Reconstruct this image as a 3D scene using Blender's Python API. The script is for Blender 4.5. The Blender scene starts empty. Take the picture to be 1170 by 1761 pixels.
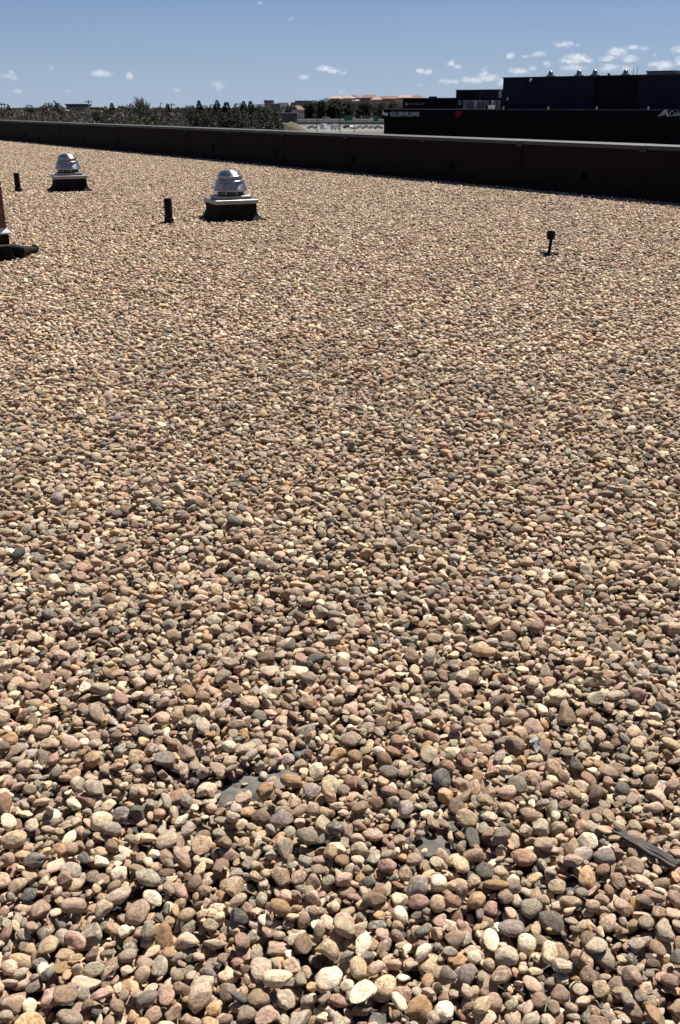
import bpy, bmesh, math, random
import numpy as np
from mathutils import Vector, Matrix, Euler

random.seed(7)
RNG = np.random.default_rng(11)
S = bpy.context.scene
COL = S.collection
R = math.radians

# ------------------------------------------------------------------ camera, sky, sun, exposure
F, CX, CY, HOR, EYE = 1650.0, 585.0, 880.5, 183.0, 1.6
PITCH = math.atan((CY - HOR) / F)
cam = bpy.data.cameras.new('camera'); camo = bpy.data.objects.new('camera', cam); COL.objects.link(camo)
cam.sensor_fit = 'VERTICAL'; cam.sensor_height = 36.0; cam.sensor_width = 36.0
cam.lens = F / 1761 * 36.0
cam.clip_start = 0.05; cam.clip_end = 9000
camo.location = (0, 0, EYE); camo.rotation_euler = (math.pi / 2 - PITCH, 0, 0)
S.camera = camo

SUN_AZ, SUN_EL = 31.0, 58.0          # azimuth to the right of the view axis
sd = Vector((math.sin(R(SUN_AZ)) * math.cos(R(SUN_EL)), math.cos(R(SUN_AZ)) * math.cos(R(SUN_EL)), math.sin(R(SUN_EL))))
sl = bpy.data.lights.new('sun', 'SUN'); slo = bpy.data.objects.new('sun', sl); COL.objects.link(slo)
sl.energy = 5.0; sl.angle = R(0.53); sl.color = (1.0, 0.95, 0.87)
slo.rotation_euler = sd.to_track_quat('Z', 'Y').to_euler()

S.view_settings.view_transform = 'Standard'; S.view_settings.look = 'None'
S.view_settings.exposure = 0.8; S.view_settings.gamma = 1.0
S.view_settings.use_curve_mapping = False
SKY_STRENGTH = 0.05

def ray(px, py):
    v = (px - CX) / F; w = -(py - CY) / F
    return Vector((v, math.cos(PITCH) + w * math.sin(PITCH), -math.sin(PITCH) + w * math.cos(PITCH)))
def at_y(px, py, D):
    r = ray(px, py); t = D / r.y
    return Vector((r.x * t, D, EYE + r.z * t))
def at_z(px, py, z=0.0):
    r = ray(px, py); t = (z - EYE) / r.z
    return Vector((r.x * t, r.y * t, z))
def project(P):
    d = Vector(P) - Vector((0, 0, EYE))
    c = d.y * math.cos(PITCH) - d.z * math.sin(PITCH)
    u = d.y * math.sin(PITCH) + d.z * math.cos(PITCH)
    return CX + F * d.x / c, CY - F * u / c, c
def azel(px, py):
    r = ray(px, py).normalized()
    return math.atan2(r.x, r.y), math.asin(r.z)

CLOUDS = [  # small fair-weather clouds low over the horizon: centre, half size, density
 (175,126,17,7,.95),(222,131,7,7,.75),(16,131,16,5,.35),(25,134,9,5,.5),(20,124,6,4,.5),(33,157,9,5,.4),(88,117,6,6,.3),
 (304,155,7,4,.3),(375,147,13,8,.4),(523,133,11,5,.7),(560,118,16,6,1),(575,122,16,5,.85),(590,126,8,3,.5),(447,5,7,3,.35),(500,32,7,3,.25),
 (118,156,6,3,.25),(587,158,8,4,.3),(723,122,8,5,.85),(737,124,9,5,.85),(724,147,6,4,.25),(776,109,7,6,.9),(786,114,10,4,.75),(877,95,8,6,.9),(902,97,8,3,.5),
 (927,93,14,5,.7),(968,76,17,6,1),(994,78,5,3,.6),(992,100,22,10,1),(977,105,15,6,.95),(1008,104,15,5,.95),(985,116,26,6,.7),(940,110,7,6,.6),(916,117,8,4,.6),(890,122,17,6,.95),
 (833,126,9,9,.8),(840,134,22,8,.75),(815,138,28,6,.7),(775,140,20,5,.65),(864,141,10,7,.6),(1060,90,22,9,.85),(1048,99,16,6,.85),(1088,81,14,4,.8),(1043,103,13,4,.8),
 (1109,83,9,4,.45),(1085,101,14,8,1),(1050,116,18,8,.8),(1076,118,16,7,.6),(1126,95,5,4,.4),(1128,111,14,6,.9),(1144,113,18,9,.9),(1168,85,13,8,.7),(1171,106,14,9,.8),
 # the same weather goes on beside the frame
 (1215,98,26,10,.8),(1260,120,34,10,.8),(1330,90,20,8,.7),(1420,112,30,9,.8),(-60,128,20,7,.6),(-130,148,24,6,.5),(-220,120,18,7,.7)]

def nd(nt, typ, **kw):
    n = nt.nodes.new(typ)
    for k, v in kw.items(): setattr(n, k, v)
    return n
def setin(nt, sock, v):
    if hasattr(v, 'is_output') or isinstance(v, bpy.types.NodeSocket): nt.links.new(v, sock)
    else: sock.default_value = v
def mth(nt, op, a, b=None, c=None, clamp=False):
    n = nd(nt, 'ShaderNodeMath', operation=op, use_clamp=clamp)
    for i, v in enumerate((a, b, c)):
        if v is not None: setin(nt, n.inputs[i], v)
    return n.outputs[0]
def vmth(nt, op, a, b=None, c=None):
    n = nd(nt, 'ShaderNodeVectorMath', operation=op)
    for i, v in enumerate((a, b, c)):
        if v is not None: setin(nt, n.inputs[i], v)
    return n.outputs[1] if op in ('LENGTH', 'DISTANCE', 'DOT_PRODUCT') else n.outputs[0]
def mixc(nt, f, a, b, blend='MIX'):
    n = nd(nt, 'ShaderNodeMix', data_type='RGBA', blend_type=blend)
    setin(nt, n.inputs['Factor'], f)
    for s, v in (('A', a), ('B', b)):
        sk = [i for i in n.inputs if i.name == s and i.type == 'RGBA'][0]
        setin(nt, sk, v if not (isinstance(v, tuple) and len(v) == 3) else (*v, 1))
    return [o for o in n.outputs if o.type == 'RGBA'][0]
def mrange(nt, v, a, b, c, d, interp='SMOOTHSTEP'):
    n = nd(nt, 'ShaderNodeMapRange', interpolation_type=interp, clamp=True) if interp != 'LINEAR' else nd(nt, 'ShaderNodeMapRange', clamp=True)
    for i, x in enumerate((v, a, b, c, d)): setin(nt, n.inputs[i], x)
    return n.outputs[0]
def noise(nt, vec, scale, detail=4.0, rough=0.55, col=False):
    n = nd(nt, 'ShaderNodeTexNoise'); n.inputs['Scale'].default_value = scale
    n.inputs['Detail'].default_value = detail; n.inputs['Roughness'].default_value = rough
    if vec is not None: nt.links.new(vec, n.inputs['Vector'])
    return n.outputs[1] if col else n.outputs[0]

W = bpy.data.worlds.new('World'); S.world = W; W.use_nodes = True
wt = W.node_tree; wt.nodes.clear()
sky = nd(wt, 'ShaderNodeTexSky', sky_type='NISHITA', sun_disc=False, sun_elevation=R(SUN_EL), sun_rotation=R(SUN_AZ),
         altitude=1600, air_density=1.0, dust_density=0.6, ozone_density=1.6)
gen = nd(wt, 'ShaderNodeTexCoord').outputs['Generated']
sx = nd(wt, 'ShaderNodeSeparateXYZ'); wt.links.new(gen, sx.inputs[0])
az = mth(wt, 'ARCTAN2', sx.outputs[0], sx.outputs[1]); el = mth(wt, 'ARCSINE', sx.outputs[2])
cb = nd(wt, 'ShaderNodeCombineXYZ'); wt.links.new(az, cb.inputs[0]); wt.links.new(el, cb.inputs[1])
ae = cb.outputs[0]
strv = vmth(wt, 'MULTIPLY', ae, (1.0, 1.5, 1.0))
nz = noise(wt, strv, 120.0, 5.0, 0.6)
nrm = mth(wt, 'MULTIPLY_ADD', nz, 1.9, 0.05)           # about 1 +- 0.4
alpha = None; body = None
for (cx_, cy_, w_, h_, s_) in CLOUDS:
    a0, e0 = azel(cx_, cy_)
    aw = abs(azel(cx_ + w_, cy_)[0] - azel(cx_ - w_, cy_)[0]) / 2 * 1.15
    eh = abs(azel(cx_, cy_ + h_)[1] - azel(cx_, cy_ - h_)[1]) / 2 * 1.15
    q = vmth(wt, 'MULTIPLY_ADD', ae, (1 / aw, 1 / eh, 0), (-a0 / aw, -e0 / eh, 0))
    m = mth(wt, 'SUBTRACT', nrm, vmth(wt, 'LENGTH', q))
    av = mth(wt, 'MULTIPLY', mrange(wt, m, -0.08, 0.95, 0.0, 1.0), s_)
    alpha = av if alpha is None else mth(wt, 'MAXIMUM', alpha, av)
hs = nd(wt, 'ShaderNodeHueSaturation'); hs.inputs['Saturation'].default_value = 0.78; wt.links.new(sky.outputs[0], hs.inputs['Color'])
tint = mixc(wt, 1.0, hs.outputs[0], (0.365, 0.505, 0.73), 'MULTIPLY')
# the sky in view pales to a soft grey blue towards the horizon, all the way round
hz = mrange(wt, el, 0.0, 0.13, 1.0, 0.0, 'LINEAR')
tint = mixc(wt, mth(wt, 'MULTIPLY', hz, 0.72), tint, (5.1, 6.2, 8.1))
n2 = noise(wt, strv, 260.0, 4.0, 0.6)
ccol = mixc(wt, mrange(wt, n2, 0.35, 0.65, 0.0, 1.0), (7.4, 8.2, 9.6), (10.2, 10.5, 11.1))
fin = mixc(wt, mth(wt, 'MULTIPLY', alpha, 0.92), tint, ccol)
bg = nd(wt, 'ShaderNodeBackground'); bg.inputs[1].default_value = SKY_STRENGTH
wt.links.new(fin, bg.inputs[0])
wo = nd(wt, 'ShaderNodeOutputWorld'); wt.links.new(bg.outputs[0], wo.inputs[0])

# ------------------------------------------------------------------ helpers
def tag(o, label=None, cat=None, group=None, kind=None):
    if label: o['label'] = label
    if cat: o['category'] = cat
    if group: o['group'] = group
    if kind: o['kind'] = kind
    return o
def empty(name, loc=(0, 0, 0), rz=0.0):
    o = bpy.data.objects.new(name, None); COL.objects.link(o)
    o.location = loc; o.rotation_euler = (0, 0, rz); o.empty_display_size = 0.1
    return o
def link(name, me, mat=None, parent=None):
    if mat is not None and not me.materials: me.materials.append(mat)
    o = bpy.data.objects.new(name, me); COL.objects.link(o)
    if parent is not None: o.parent = parent
    return o
def copy_tree(o, parent=None):
    c = o.copy(); COL.objects.link(c); c.parent = parent
    for ch in list(o.children): copy_tree(ch, c)
    return c

class MB:
    """collects shapes and links them as one mesh object"""
    def __init__(s): s.bm = bmesh.new()
    def box(s, x0, x1, y0, y1, z0, z1, M=None, bev=0.0):
        r = bmesh.ops.create_cube(s.bm, size=1.0)
        mat = Matrix.Translation(((x0 + x1) / 2, (y0 + y1) / 2, (z0 + z1) / 2)) @ Matrix.Diagonal((x1 - x0, y1 - y0, z1 - z0, 1))
        bmesh.ops.transform(s.bm, matrix=mat, verts=r['verts'])
        vs = r['verts']
        if bev:
            es = list({e for v in vs for e in v.link_edges})
            b = bmesh.ops.bevel(s.bm, geom=es, offset=bev, segments=1, affect='EDGES', profile=0.5)
            vs = list({v for f in b['faces'] for v in f.verts} | {v for v in vs if v.is_valid})
        if M is not None: bmesh.ops.transform(s.bm, matrix=M, verts=vs)
        return s
    def tube(s, pts, rad, n=8, cap=True):
        pts = [Vector(p) for p in pts]
        rads = rad if isinstance(rad, (list, tuple)) else [rad] * len(pts)
        rings = []
        for i, p in enumerate(pts):
            d = (pts[min(i + 1, len(pts) - 1)] - pts[max(i - 1, 0)]).normalized()
            a = d.cross(Vector((0, 0, 1)) if abs(d.z) < 0.9 else Vector((1, 0, 0))).normalized(); b = d.cross(a)
            rings.append([s.bm.verts.new(p + (a * math.cos(2 * math.pi * k / n) + b * math.sin(2 * math.pi * k / n)) * rads[i]) for k in range(n)])
        for i in range(len(rings) - 1):
            for k in range(n):
                s.bm.faces.new((rings[i][k], rings[i][(k + 1) % n], rings[i + 1][(k + 1) % n], rings[i + 1][k]))
        if cap:
            s.bm.faces.new(rings[0][::-1]); s.bm.faces.new(rings[-1])
        return s
    def lathe(s, prof, n=32, cap_top=False, cap_bot=False):
        rings = [[s.bm.verts.new((r * math.cos(2 * math.pi * k / n), r * math.sin(2 * math.pi * k / n), z)) for k in range(n)] for r, z in prof]
        for i in range(len(rings) - 1):
            for k in range(n):
                s.bm.faces.new((rings[i][k], rings[i][(k + 1) % n], rings[i + 1][(k + 1) % n], rings[i + 1][k]))
        if cap_top: s.bm.faces.new(rings[-1])
        if cap_bot: s.bm.faces.new(rings[0][::-1])
        return s
    def loft(s, rings, cap_top=True, cap_bot=True):
        """rings: (half size, z, corner radius) square rings"""
        rr = []
        for h, z, c in rings:
            pts = []
            for q in range(4):
                for a in (0, 1, 2, 3):
                    an = R(90 * q + 30 * a)
                    sx_, sy_ = [(1, 1), (-1, 1), (-1, -1), (1, -1)][q]
                    pts.append((sx_ * (h - c) + c * math.cos(an), sy_ * (h - c) + c * math.sin(an), z))
            rr.append([s.bm.verts.new(p) for p in pts])
        n = len(rr[0])
        for i in range(len(rr) - 1):
            for k in range(n):
                s.bm.faces.new((rr[i][k], rr[i][(k + 1) % n], rr[i + 1][(k + 1) % n], rr[i + 1][k]))
        if cap_top: s.bm.faces.new(rr[-1])
        if cap_bot: s.bm.faces.new(rr[0][::-1])
        return s
    def poly(s, pts):
        s.bm.faces.new([s.bm.verts.new(p) for p in pts]); return s
    def xf(s, M):
        bmesh.ops.transform(s.bm, matrix=M, verts=s.bm.verts); return s
    def mesh(s, name, mat=None, smooth=False):
        bmesh.ops.recalc_face_normals(s.bm, faces=s.bm.faces)
        me = bpy.data.meshes.new(name); s.bm.to_mesh(me); s.bm.free()
        if smooth is True: me.polygons.foreach_set('use_smooth', [True] * len(me.polygons))
        elif smooth: me.shade_smooth() if False else None; 
        if smooth not in (True, False):
            me.polygons.foreach_set('use_smooth', [True] * len(me.polygons)); me.set_sharp_from_angle(angle=R(smooth))
        if mat: me.materials.append(mat)
        return me
    def build(s, name, mat=None, parent=None, smooth=False):
        return link(name, s.mesh(name, mat, smooth), None, parent)

def material(name, color, rough=0.7, metal=0.0, var=0.25, scale=6.0, bump=0.0, bscale=40.0, spec=0.5, coord='Object', color2=None, detail=6.0):
    m = bpy.data.materials.new(name); m.use_nodes = True; nt = m.node_tree
    p = nt.nodes['Principled BSDF']
    tc = nd(nt, 'ShaderNodeTexCoord').outputs[coord]
    n = noise(nt, tc, scale, detail, 0.6)
    lo = tuple(c * (1 - var) for c in color); hi = tuple(min(1, c * (1 + var)) for c in (color2 or color))
    nt.links.new(mixc(nt, mrange(nt, n, 0.3, 0.7, 0, 1), lo, hi), p.inputs['Base Color'])
    p.inputs['Roughness'].default_value = rough; p.inputs['Metallic'].default_value = metal
    p.inputs['Specular IOR Level'].default_value = spec
    if bump:
        b = nd(nt, 'ShaderNodeBump'); b.inputs['Strength'].default_value = bump; b.inputs['Distance'].default_value = 0.01
        nt.links.new(noise(nt, tc, bscale, 5, 0.6), b.inputs['Height']); nt.links.new(b.outputs[0], p.inputs['Normal'])
    return m

M = {}
M['membrane'] = material('roof_membrane', (0.06, 0.056, 0.05), 0.9, var=0.3, scale=3, bump=0.4, bscale=60)
M['silt'] = material('dried_silt', (0.115, 0.106, 0.092), 0.95, var=0.35, scale=30, bump=0.5, bscale=90)
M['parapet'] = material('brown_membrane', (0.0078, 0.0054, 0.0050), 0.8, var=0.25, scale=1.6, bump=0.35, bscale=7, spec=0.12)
M['parapet_patch'] = material('black_mastic', (0.002, 0.002, 0.002), 0.85, var=0.3, scale=20, spec=0.05)
M['coping'] = material('grey_coping_metal', (0.032, 0.034, 0.032), 0.6, metal=0.0, var=0.2, scale=3, bump=0.1, bscale=5)
M['clip'] = material('dark_clip_metal', (0.006, 0.006, 0.006), 0.6, var=0.2)
M['rubber'] = material('black_rubber_membrane', (0.0115, 0.0112, 0.0108), 0.9, var=0.5, scale=7, bump=0.6, bscale=14, spec=0.08)
M['pipe'] = material('black_pipe', (0.006, 0.006, 0.006), 0.7, var=0.4, scale=9, bump=0.3, bscale=50, spec=0.15)
M['galv'] = material('galvanised_sheet', (0.23, 0.235, 0.24), 0.45, metal=0.85, var=0.14, scale=9, bump=0.08, bscale=9)
M['dark'] = material('dark_opening', (0.012, 0.012, 0.012), 0.8, var=0.3)
M['brick'] = material('red_brown_brick', (0.13, 0.056, 0.042), 0.9, var=0.35, scale=5, bump=0.5, bscale=60, coord='Object')
M['mortar'] = material('grey_mortar', (0.14, 0.115, 0.10), 0.95, var=0.2, scale=20, bump=0.4, bscale=80)
M['flashing'] = material('white_flashing', (0.72, 0.72, 0.71), 0.5, var=0.08, scale=5)
M['wood'] = material('weathered_wood', (0.062, 0.055, 0.048), 0.9, var=0.35, scale=20, bump=0.6, bscale=60)
M['scrap'] = material('torn_white_plastic', (0.42, 0.42, 0.41), 0.4, var=0.2, scale=40)

# spun aluminium: concentric spinning marks break the highlight
def spun():
    m = bpy.data.materials.new('spun_aluminium'); m.use_nodes = True; nt = m.node_tree; p = nt.nodes['Principled BSDF']
    tc = nd(nt, 'ShaderNodeTexCoord').outputs['Object']
    v = vmth(nt, 'MULTIPLY', tc, (3.0, 3.0, 90.0))
    n = noise(nt, v, 3.0, 4, 0.6)
    d = noise(nt, tc, 8.0, 5, 0.6)
    nt.links.new(mixc(nt, mrange(nt, d, 0.3, 0.7, 0, 1), (0.33, 0.325, 0.32), (0.50, 0.495, 0.485)), p.inputs['Base Color'])
    p.inputs['Metallic'].default_value = 1.0; p.inputs['Anisotropic'].default_value = 0.8; p.inputs['Anisotropic Rotation'].default_value = 0.25
    tg = nd(nt, 'ShaderNodeTangent', direction_type='RADIAL', axis='Z'); nt.links.new(tg.outputs[0], p.inputs['Tangent'])
    nt.links.new(mrange(nt, n, 0.3, 0.7, 0.30, 0.46, 'LINEAR'), p.inputs['Roughness'])
    b = nd(nt, 'ShaderNodeBump'); b.inputs['Strength'].default_value = 0.12; b.inputs['Distance'].default_value = 0.01
    nt.links.new(n, b.inputs['Height']); nt.links.new(b.outputs[0], p.inputs['Normal'])
    return m
M['spun'] = spun()

PEB = [(.00,(.43,.335,.235)),(.10,(.36,.27,.185)),(.19,(.46,.345,.27)),(.28,(.40,.285,.225)),(.36,(.52,.435,.31)),(.43,(.29,.205,.145)),
       (.50,(.385,.25,.14)),(.55,(.235,.165,.12)),(.61,(.31,.265,.215)),(.68,(.47,.36,.24)),(.74,(.60,.535,.42)),(.785,(.23,.205,.175)),
       (.835,(.36,.235,.195)),(.895,(.15,.138,.125)),(.918,(.09,.09,.09)),(.932,(.31,.185,.13)),(.955,(.60,.55,.45)),(.97,(.30,.25,.235))]
def pebble_mat(name, far):
    m = bpy.data.materials.new(name); m.use_nodes = True; nt = m.node_tree; p = nt.nodes['Principled BSDF']
    if far:
        at = nd(nt, 'ShaderNodeAttribute', attribute_name='tone', attribute_type='GEOMETRY'); r = at.outputs['Fac']
        oi = nd(nt, 'ShaderNodeObjectInfo').outputs['Random']
        r = mth(nt, 'FRACT', mth(nt, 'ADD', r, oi)); k = 46.0
    else:
        r = nd(nt, 'ShaderNodeObjectInfo').outputs['Random']; k = 1.0
    tc = nd(nt, 'ShaderNodeTexCoord').outputs['Object']
    off = vmth(nt, 'SCALE', (7.3, 3.1, 5.7)); 
    nt.links.new(mth(nt, 'MULTIPLY', r, 61.0), off.node.inputs['Scale'])
    v = vmth(nt, 'MULTIPLY_ADD', tc, (k, k, k), off)
    cr = nd(nt, 'ShaderNodeValToRGB'); cr.color_ramp.interpolation = 'CONSTANT'
    els = cr.color_ramp.elements
    while len(els) > 1: els.remove(els[-1])
    els[0].position = 0.0; els[0].color = (*PEB[0][1], 1)
    for pos, c in PEB[1:]:
        e = els.new(pos); e.color = (c[0] * 1.225, c[1] * 1.15, c[2] * 1.03, 1)
    nt.links.new(r, cr.inputs[0])
    r2 = mth(nt, 'FRACT', mth(nt, 'MULTIPLY', r, 37.17)); r3 = mth(nt, 'FRACT', mth(nt, 'MULTIPLY', r, 151.3))
    base = cr.outputs[0]
    # pebble to pebble value
    base = mixc(nt, 1.0, base, None or nd(nt, 'ShaderNodeCombineXYZ').outputs[0], 'MULTIPLY')
    cmb = [l.from_node for l in nt.links if l.to_socket == [i for i in base.node.inputs if i.name == 'B' and i.type == 'RGBA'][0]][0]
    vv = mth(nt, 'MULTIPLY_ADD', r2, 0.95 if far else 0.72, 0.48 if far else 0.58)
    for i in range(3): nt.links.new(vv, cmb.inputs[i])
    # blotches of a second mineral
    n1 = noise(nt, v, 1.3, 5, 0.62)
    blot = mth(nt, 'MULTIPLY', mrange(nt, n1, 0.45, 0.68, 0, 1), mth(nt, 'MULTIPLY_ADD', r3, 0.7, 0.12))
    base = mixc(nt, blot, base, mixc(nt, mth(nt, 'GREATER_THAN', r2, 0.45), (0.21, 0.15, 0.105), (0.52, 0.41, 0.295)))
    n1b = noise(nt, v, 2.6, 6, 0.7)
    mot = mrange(nt, n1b, 0.30, 0.70, 0.44, 1.48, 'LINEAR')
    cm2 = nd(nt, 'ShaderNodeCombineXYZ')
    for i in range(3): nt.links.new(mot, cm2.inputs[i])
    base = mixc(nt, 1.0, base, cm2.outputs[0], 'MULTIPLY')
    # dark mineral specks and pits
    n3 = noise(nt, v, 6.5, 4, 0.7)
    sp = mth(nt, 'MULTIPLY', mrange(nt, n3, 0.54, 0.66, 0, 1), mth(nt, 'MULTIPLY_ADD', r2, 0.6, 0.14))
    base = mixc(nt, sp, base, (0.09, 0.065, 0.05))
    n4 = noise(nt, v, 6.0, 3, 0.6)
    pale = mth(nt, 'MULTIPLY', mrange(nt, n4, 0.60, 0.72, 0, 1), mth(nt, 'MULTIPLY', r3, 0.6))
    base = mixc(nt, pale, base, (0.62, 0.52, 0.42))
    nt.links.new(base, p.inputs['Base Color'])
    p.inputs['Roughness'].default_value = 0.72; p.inputs['Specular IOR Level'].default_value = 0.35
    b = nd(nt, 'ShaderNodeBump'); b.inputs['Strength'].default_value = 0.4; b.inputs['Distance'].default_value = 0.12 if not far else 0.004
    nt.links.new(mth(nt, 'ADD', n1b, mth(nt, 'MULTIPLY', n3, 0.35)), b.inputs['Height'])
    nt.links.new(b.outputs[0], p.inputs['Normal'])
    return m
M['pebble'] = pebble_mat('river_pebble', False)
M['pebble_far'] = pebble_mat('river_pebble_mass', True)

# ------------------------------------------------------------------ terrain
GZ = -8.0
def terrain_mat(name, c1, c2, c3, scale):
    m = bpy.data.materials.new(name); m.use_nodes = True; nt = m.node_tree; p = nt.nodes['Principled BSDF']
    tc = nd(nt, 'ShaderNodeTexCoord').outputs['Object']
    a = mixc(nt, mrange(nt, noise(nt, tc, scale, 6, 0.6), 0.4, 0.6, 0, 1), c1, c2)
    nt.links.new(mixc(nt, mrange(nt, noise(nt, tc, scale * 9, 6, 0.7), 0.4, 0.65, 0, 1), a, c3), p.inputs['Base Color'])
    p.inputs['Roughness'].default_value = 0.95
    return m
M['ground'] = terrain_mat('dry_grass_ground', (0.085, 0.072, 0.05), (0.06, 0.058, 0.038), (0.11, 0.092, 0.066), 0.02)
M['asphalt'] = material('asphalt', (0.05, 0.05, 0.052), 0.9, var=0.2, scale=0.3)
M['concrete'] = terrain_mat('pale_concrete', (0.23, 0.225, 0.21), (0.13, 0.125, 0.115), (0.06, 0.06, 0.048), 0.12)
g = MB()
for r0, r1 in ((0, 60), (60, 400), (400, 1500), (1500, 7000)):
    for k in range(48):
        a0, a1 = 2 * math.pi * k / 48, 2 * math.pi * (k + 1) / 48
        P = [(r0 * math.cos(a0), r0 * math.sin(a0), GZ), (r1 * math.cos(a0), r1 * math.sin(a0), GZ), (r1 * math.cos(a1), r1 * math.sin(a1), GZ), (r0 * math.cos(a1), r0 * math.sin(a1), GZ)]
        if r0 == 0: P = P[1:3] + [P[0]]
        g.poly(P)
bmesh.ops.remove_doubles(g.bm, verts=g.bm.verts, dist=0.01)
tag(g.build('ground', M['ground']), kind='structure')

# distant rise that carries the red roofed houses
def hill(name, cx, cy, rx, ry, h, n=40):
    b = bmesh.new(); V = {}
    for i in range(n + 1):
        for j in range(n + 1):
            x = (i / n * 2 - 1); y = (j / n * 2 - 1); d = math.hypot(x, y)
            z = h * (0.5 + 0.5 * math.cos(math.pi * min(1, d))) * (1 + 0.12 * math.sin(7 * x + 2) * math.cos(5 * y))
            V[i, j] = b.verts.new((cx + rx * x, cy + ry * y, GZ - 0.4 + z))
    for i in range(n):
        for j in range(n): b.faces.new((V[i, j], V[i + 1, j], V[i + 1, j + 1], V[i, j + 1]))
    me = bpy.data.meshes.new(name); b.to_mesh(me); b.free(); me.polygons.foreach_set('use_smooth', [True] * len(me.polygons))
    return tag(link(name, me, M['ground']), kind='structure')
hill('hill', 35, 1150, 330, 330, 15.5)

# the lot, the road and the lane seen between the trees and the black building
def sheet(name, pts, z, mat):
    return tag(MB().poly([(x, y, z) for x, y in pts]).build(name, mat), kind='structure')
def gx(px, D): return at_y(px, HOR, D).x
sheet('parking_lot', [(gx(508, 418), 418), (gx(720, 440), 440), (gx(720, 540), 540), (gx(508, 540), 540)], GZ + 0.02, M['concrete'])
sheet('lane', [(gx(585, 364), 364), (gx(720, 385), 385), (gx(720, 398), 398), (gx(600, 376), 376)], GZ + 0.03, M['concrete'])
hw = MB()
for (y0, y1, z0, z1) in ((597.5, 600, GZ, -5.6), (600, 640, -5.6, -5.5), (640, 660, -5.5, GZ)):
    hw.poly([(-140, y0, z0), (160, y0, z0), (160, y1, z1), (-140, y1, z1)])
bmesh.ops.remove_doubles(hw.bm, verts=hw.bm.verts, dist=0.01)
tag(hw.build('highway', M['asphalt']), kind='structure')
for yy in (603, 637):
    tag(MB().box(-140, 160, yy, yy + 0.5, -5.57, -5.46).build('road_edge_line', M['concrete']), kind='structure')

# ------------------------------------------------------------------ flat roof: frame along the parapet
A = Vector((-17.828, 53.916, 0)); U = Vector((0.55374, -0.83269, 0)); N = Vector((-0.83269, -0.55374, 0))
UANG = math.atan2(U.y, U.x)
RF = Matrix(((U.x, -N.x, 0, A.x), (U.y, -N.y, 0, A.y), (0, 0, 1, 0), (0, 0, 0, 1)))   # local y = away from the roof (-N): right handed
def rp(s, t, z=0.0): return A + U * s + N * t + Vector((0, 0, z))
BASE = -0.056
S0, S1, TW = -25.2, 64.8, 28.8
roof = MB().box(S0, S1, -TW, 0.36, GZ, BASE, RF).build('roof', M['membrane']); tag(roof, kind='structure')

# pebble shapes
def ico(sub):
    b = bmesh.new(); bmesh.ops.create_icosphere(b, subdivisions=sub, radius=1.0)
    b.verts.ensure_lookup_table()
    v = np.array([x.co[:] for x in b.verts]); f = np.array([[q.index for q in x.verts] for x in b.faces]); b.free()
    return v, f
def pebble_shape(v, seed):
    r = np.random.default_rng(seed); p = v.copy()
    ang = r.random()
    k = int(3 + 10 * ang)
    for _ in range(k):
        n = r.normal(size=3); n /= np.linalg.norm(n)
        d = 0.92 - (0.08 + 0.32 * ang) * r.random()
        o = p @ n - d; o = np.where(o > 0, o, 0) * (0.75 + 0.2 * ang)
        p -= o[:, None] * n
    if r.random() < 0.35:                                   # broken face
        n = r.normal(size=3); n /= np.linalg.norm(n); d = r.uniform(0.35, 0.65)
        o = p @ n - d; p -= np.where(o > 0, o, 0)[:, None] * 0.93 * n
    for q in range(5):
        w = r.normal(size=3) * (1.3 + 0.8 * q); ph = r.random() * 6.28
        p *= (1 + (0.055 / (1 + 0.45 * q)) * np.sin(v @ w + ph))[:, None]
    e = r.random() * 0.22                                   # egg or wedge
    p[:, 1:] *= (1 + e * p[:, :1] * (1 if r.random() < .5 else -1))
    return p / np.abs(p).max(axis=0)
NV = 48
V3, F3 = ico(3); V2, F2 = ico(2)
def np_mesh(name, v, f, mat, smooth=True):
    me = bpy.data.meshes.new(name)
    me.vertices.add(len(v)); me.vertices.foreach_set('co', np.asarray(v, np.float32).ravel())
    k = f.shape[1]
    me.loops.add(f.size); me.loops.foreach_set('vertex_index', f.ravel().astype(np.int32))
    me.polygons.add(len(f)); me.polygons.foreach_set('loop_start', np.arange(0, f.size, k, dtype=np.int32))
    me.polygons.foreach_set('use_smooth', np.ones(len(f), bool) if smooth else np.zeros(len(f), bool))
    me.update(calc_edges=True); me.materials.append(mat)
    return me
peb_me = [np_mesh('pebble', pebble_shape(V3, 100 + i), F3, M['pebble']) for i in range(NV)]
peb_lo = [pebble_shape(V2, 100 + i) for i in range(NV)]

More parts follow.
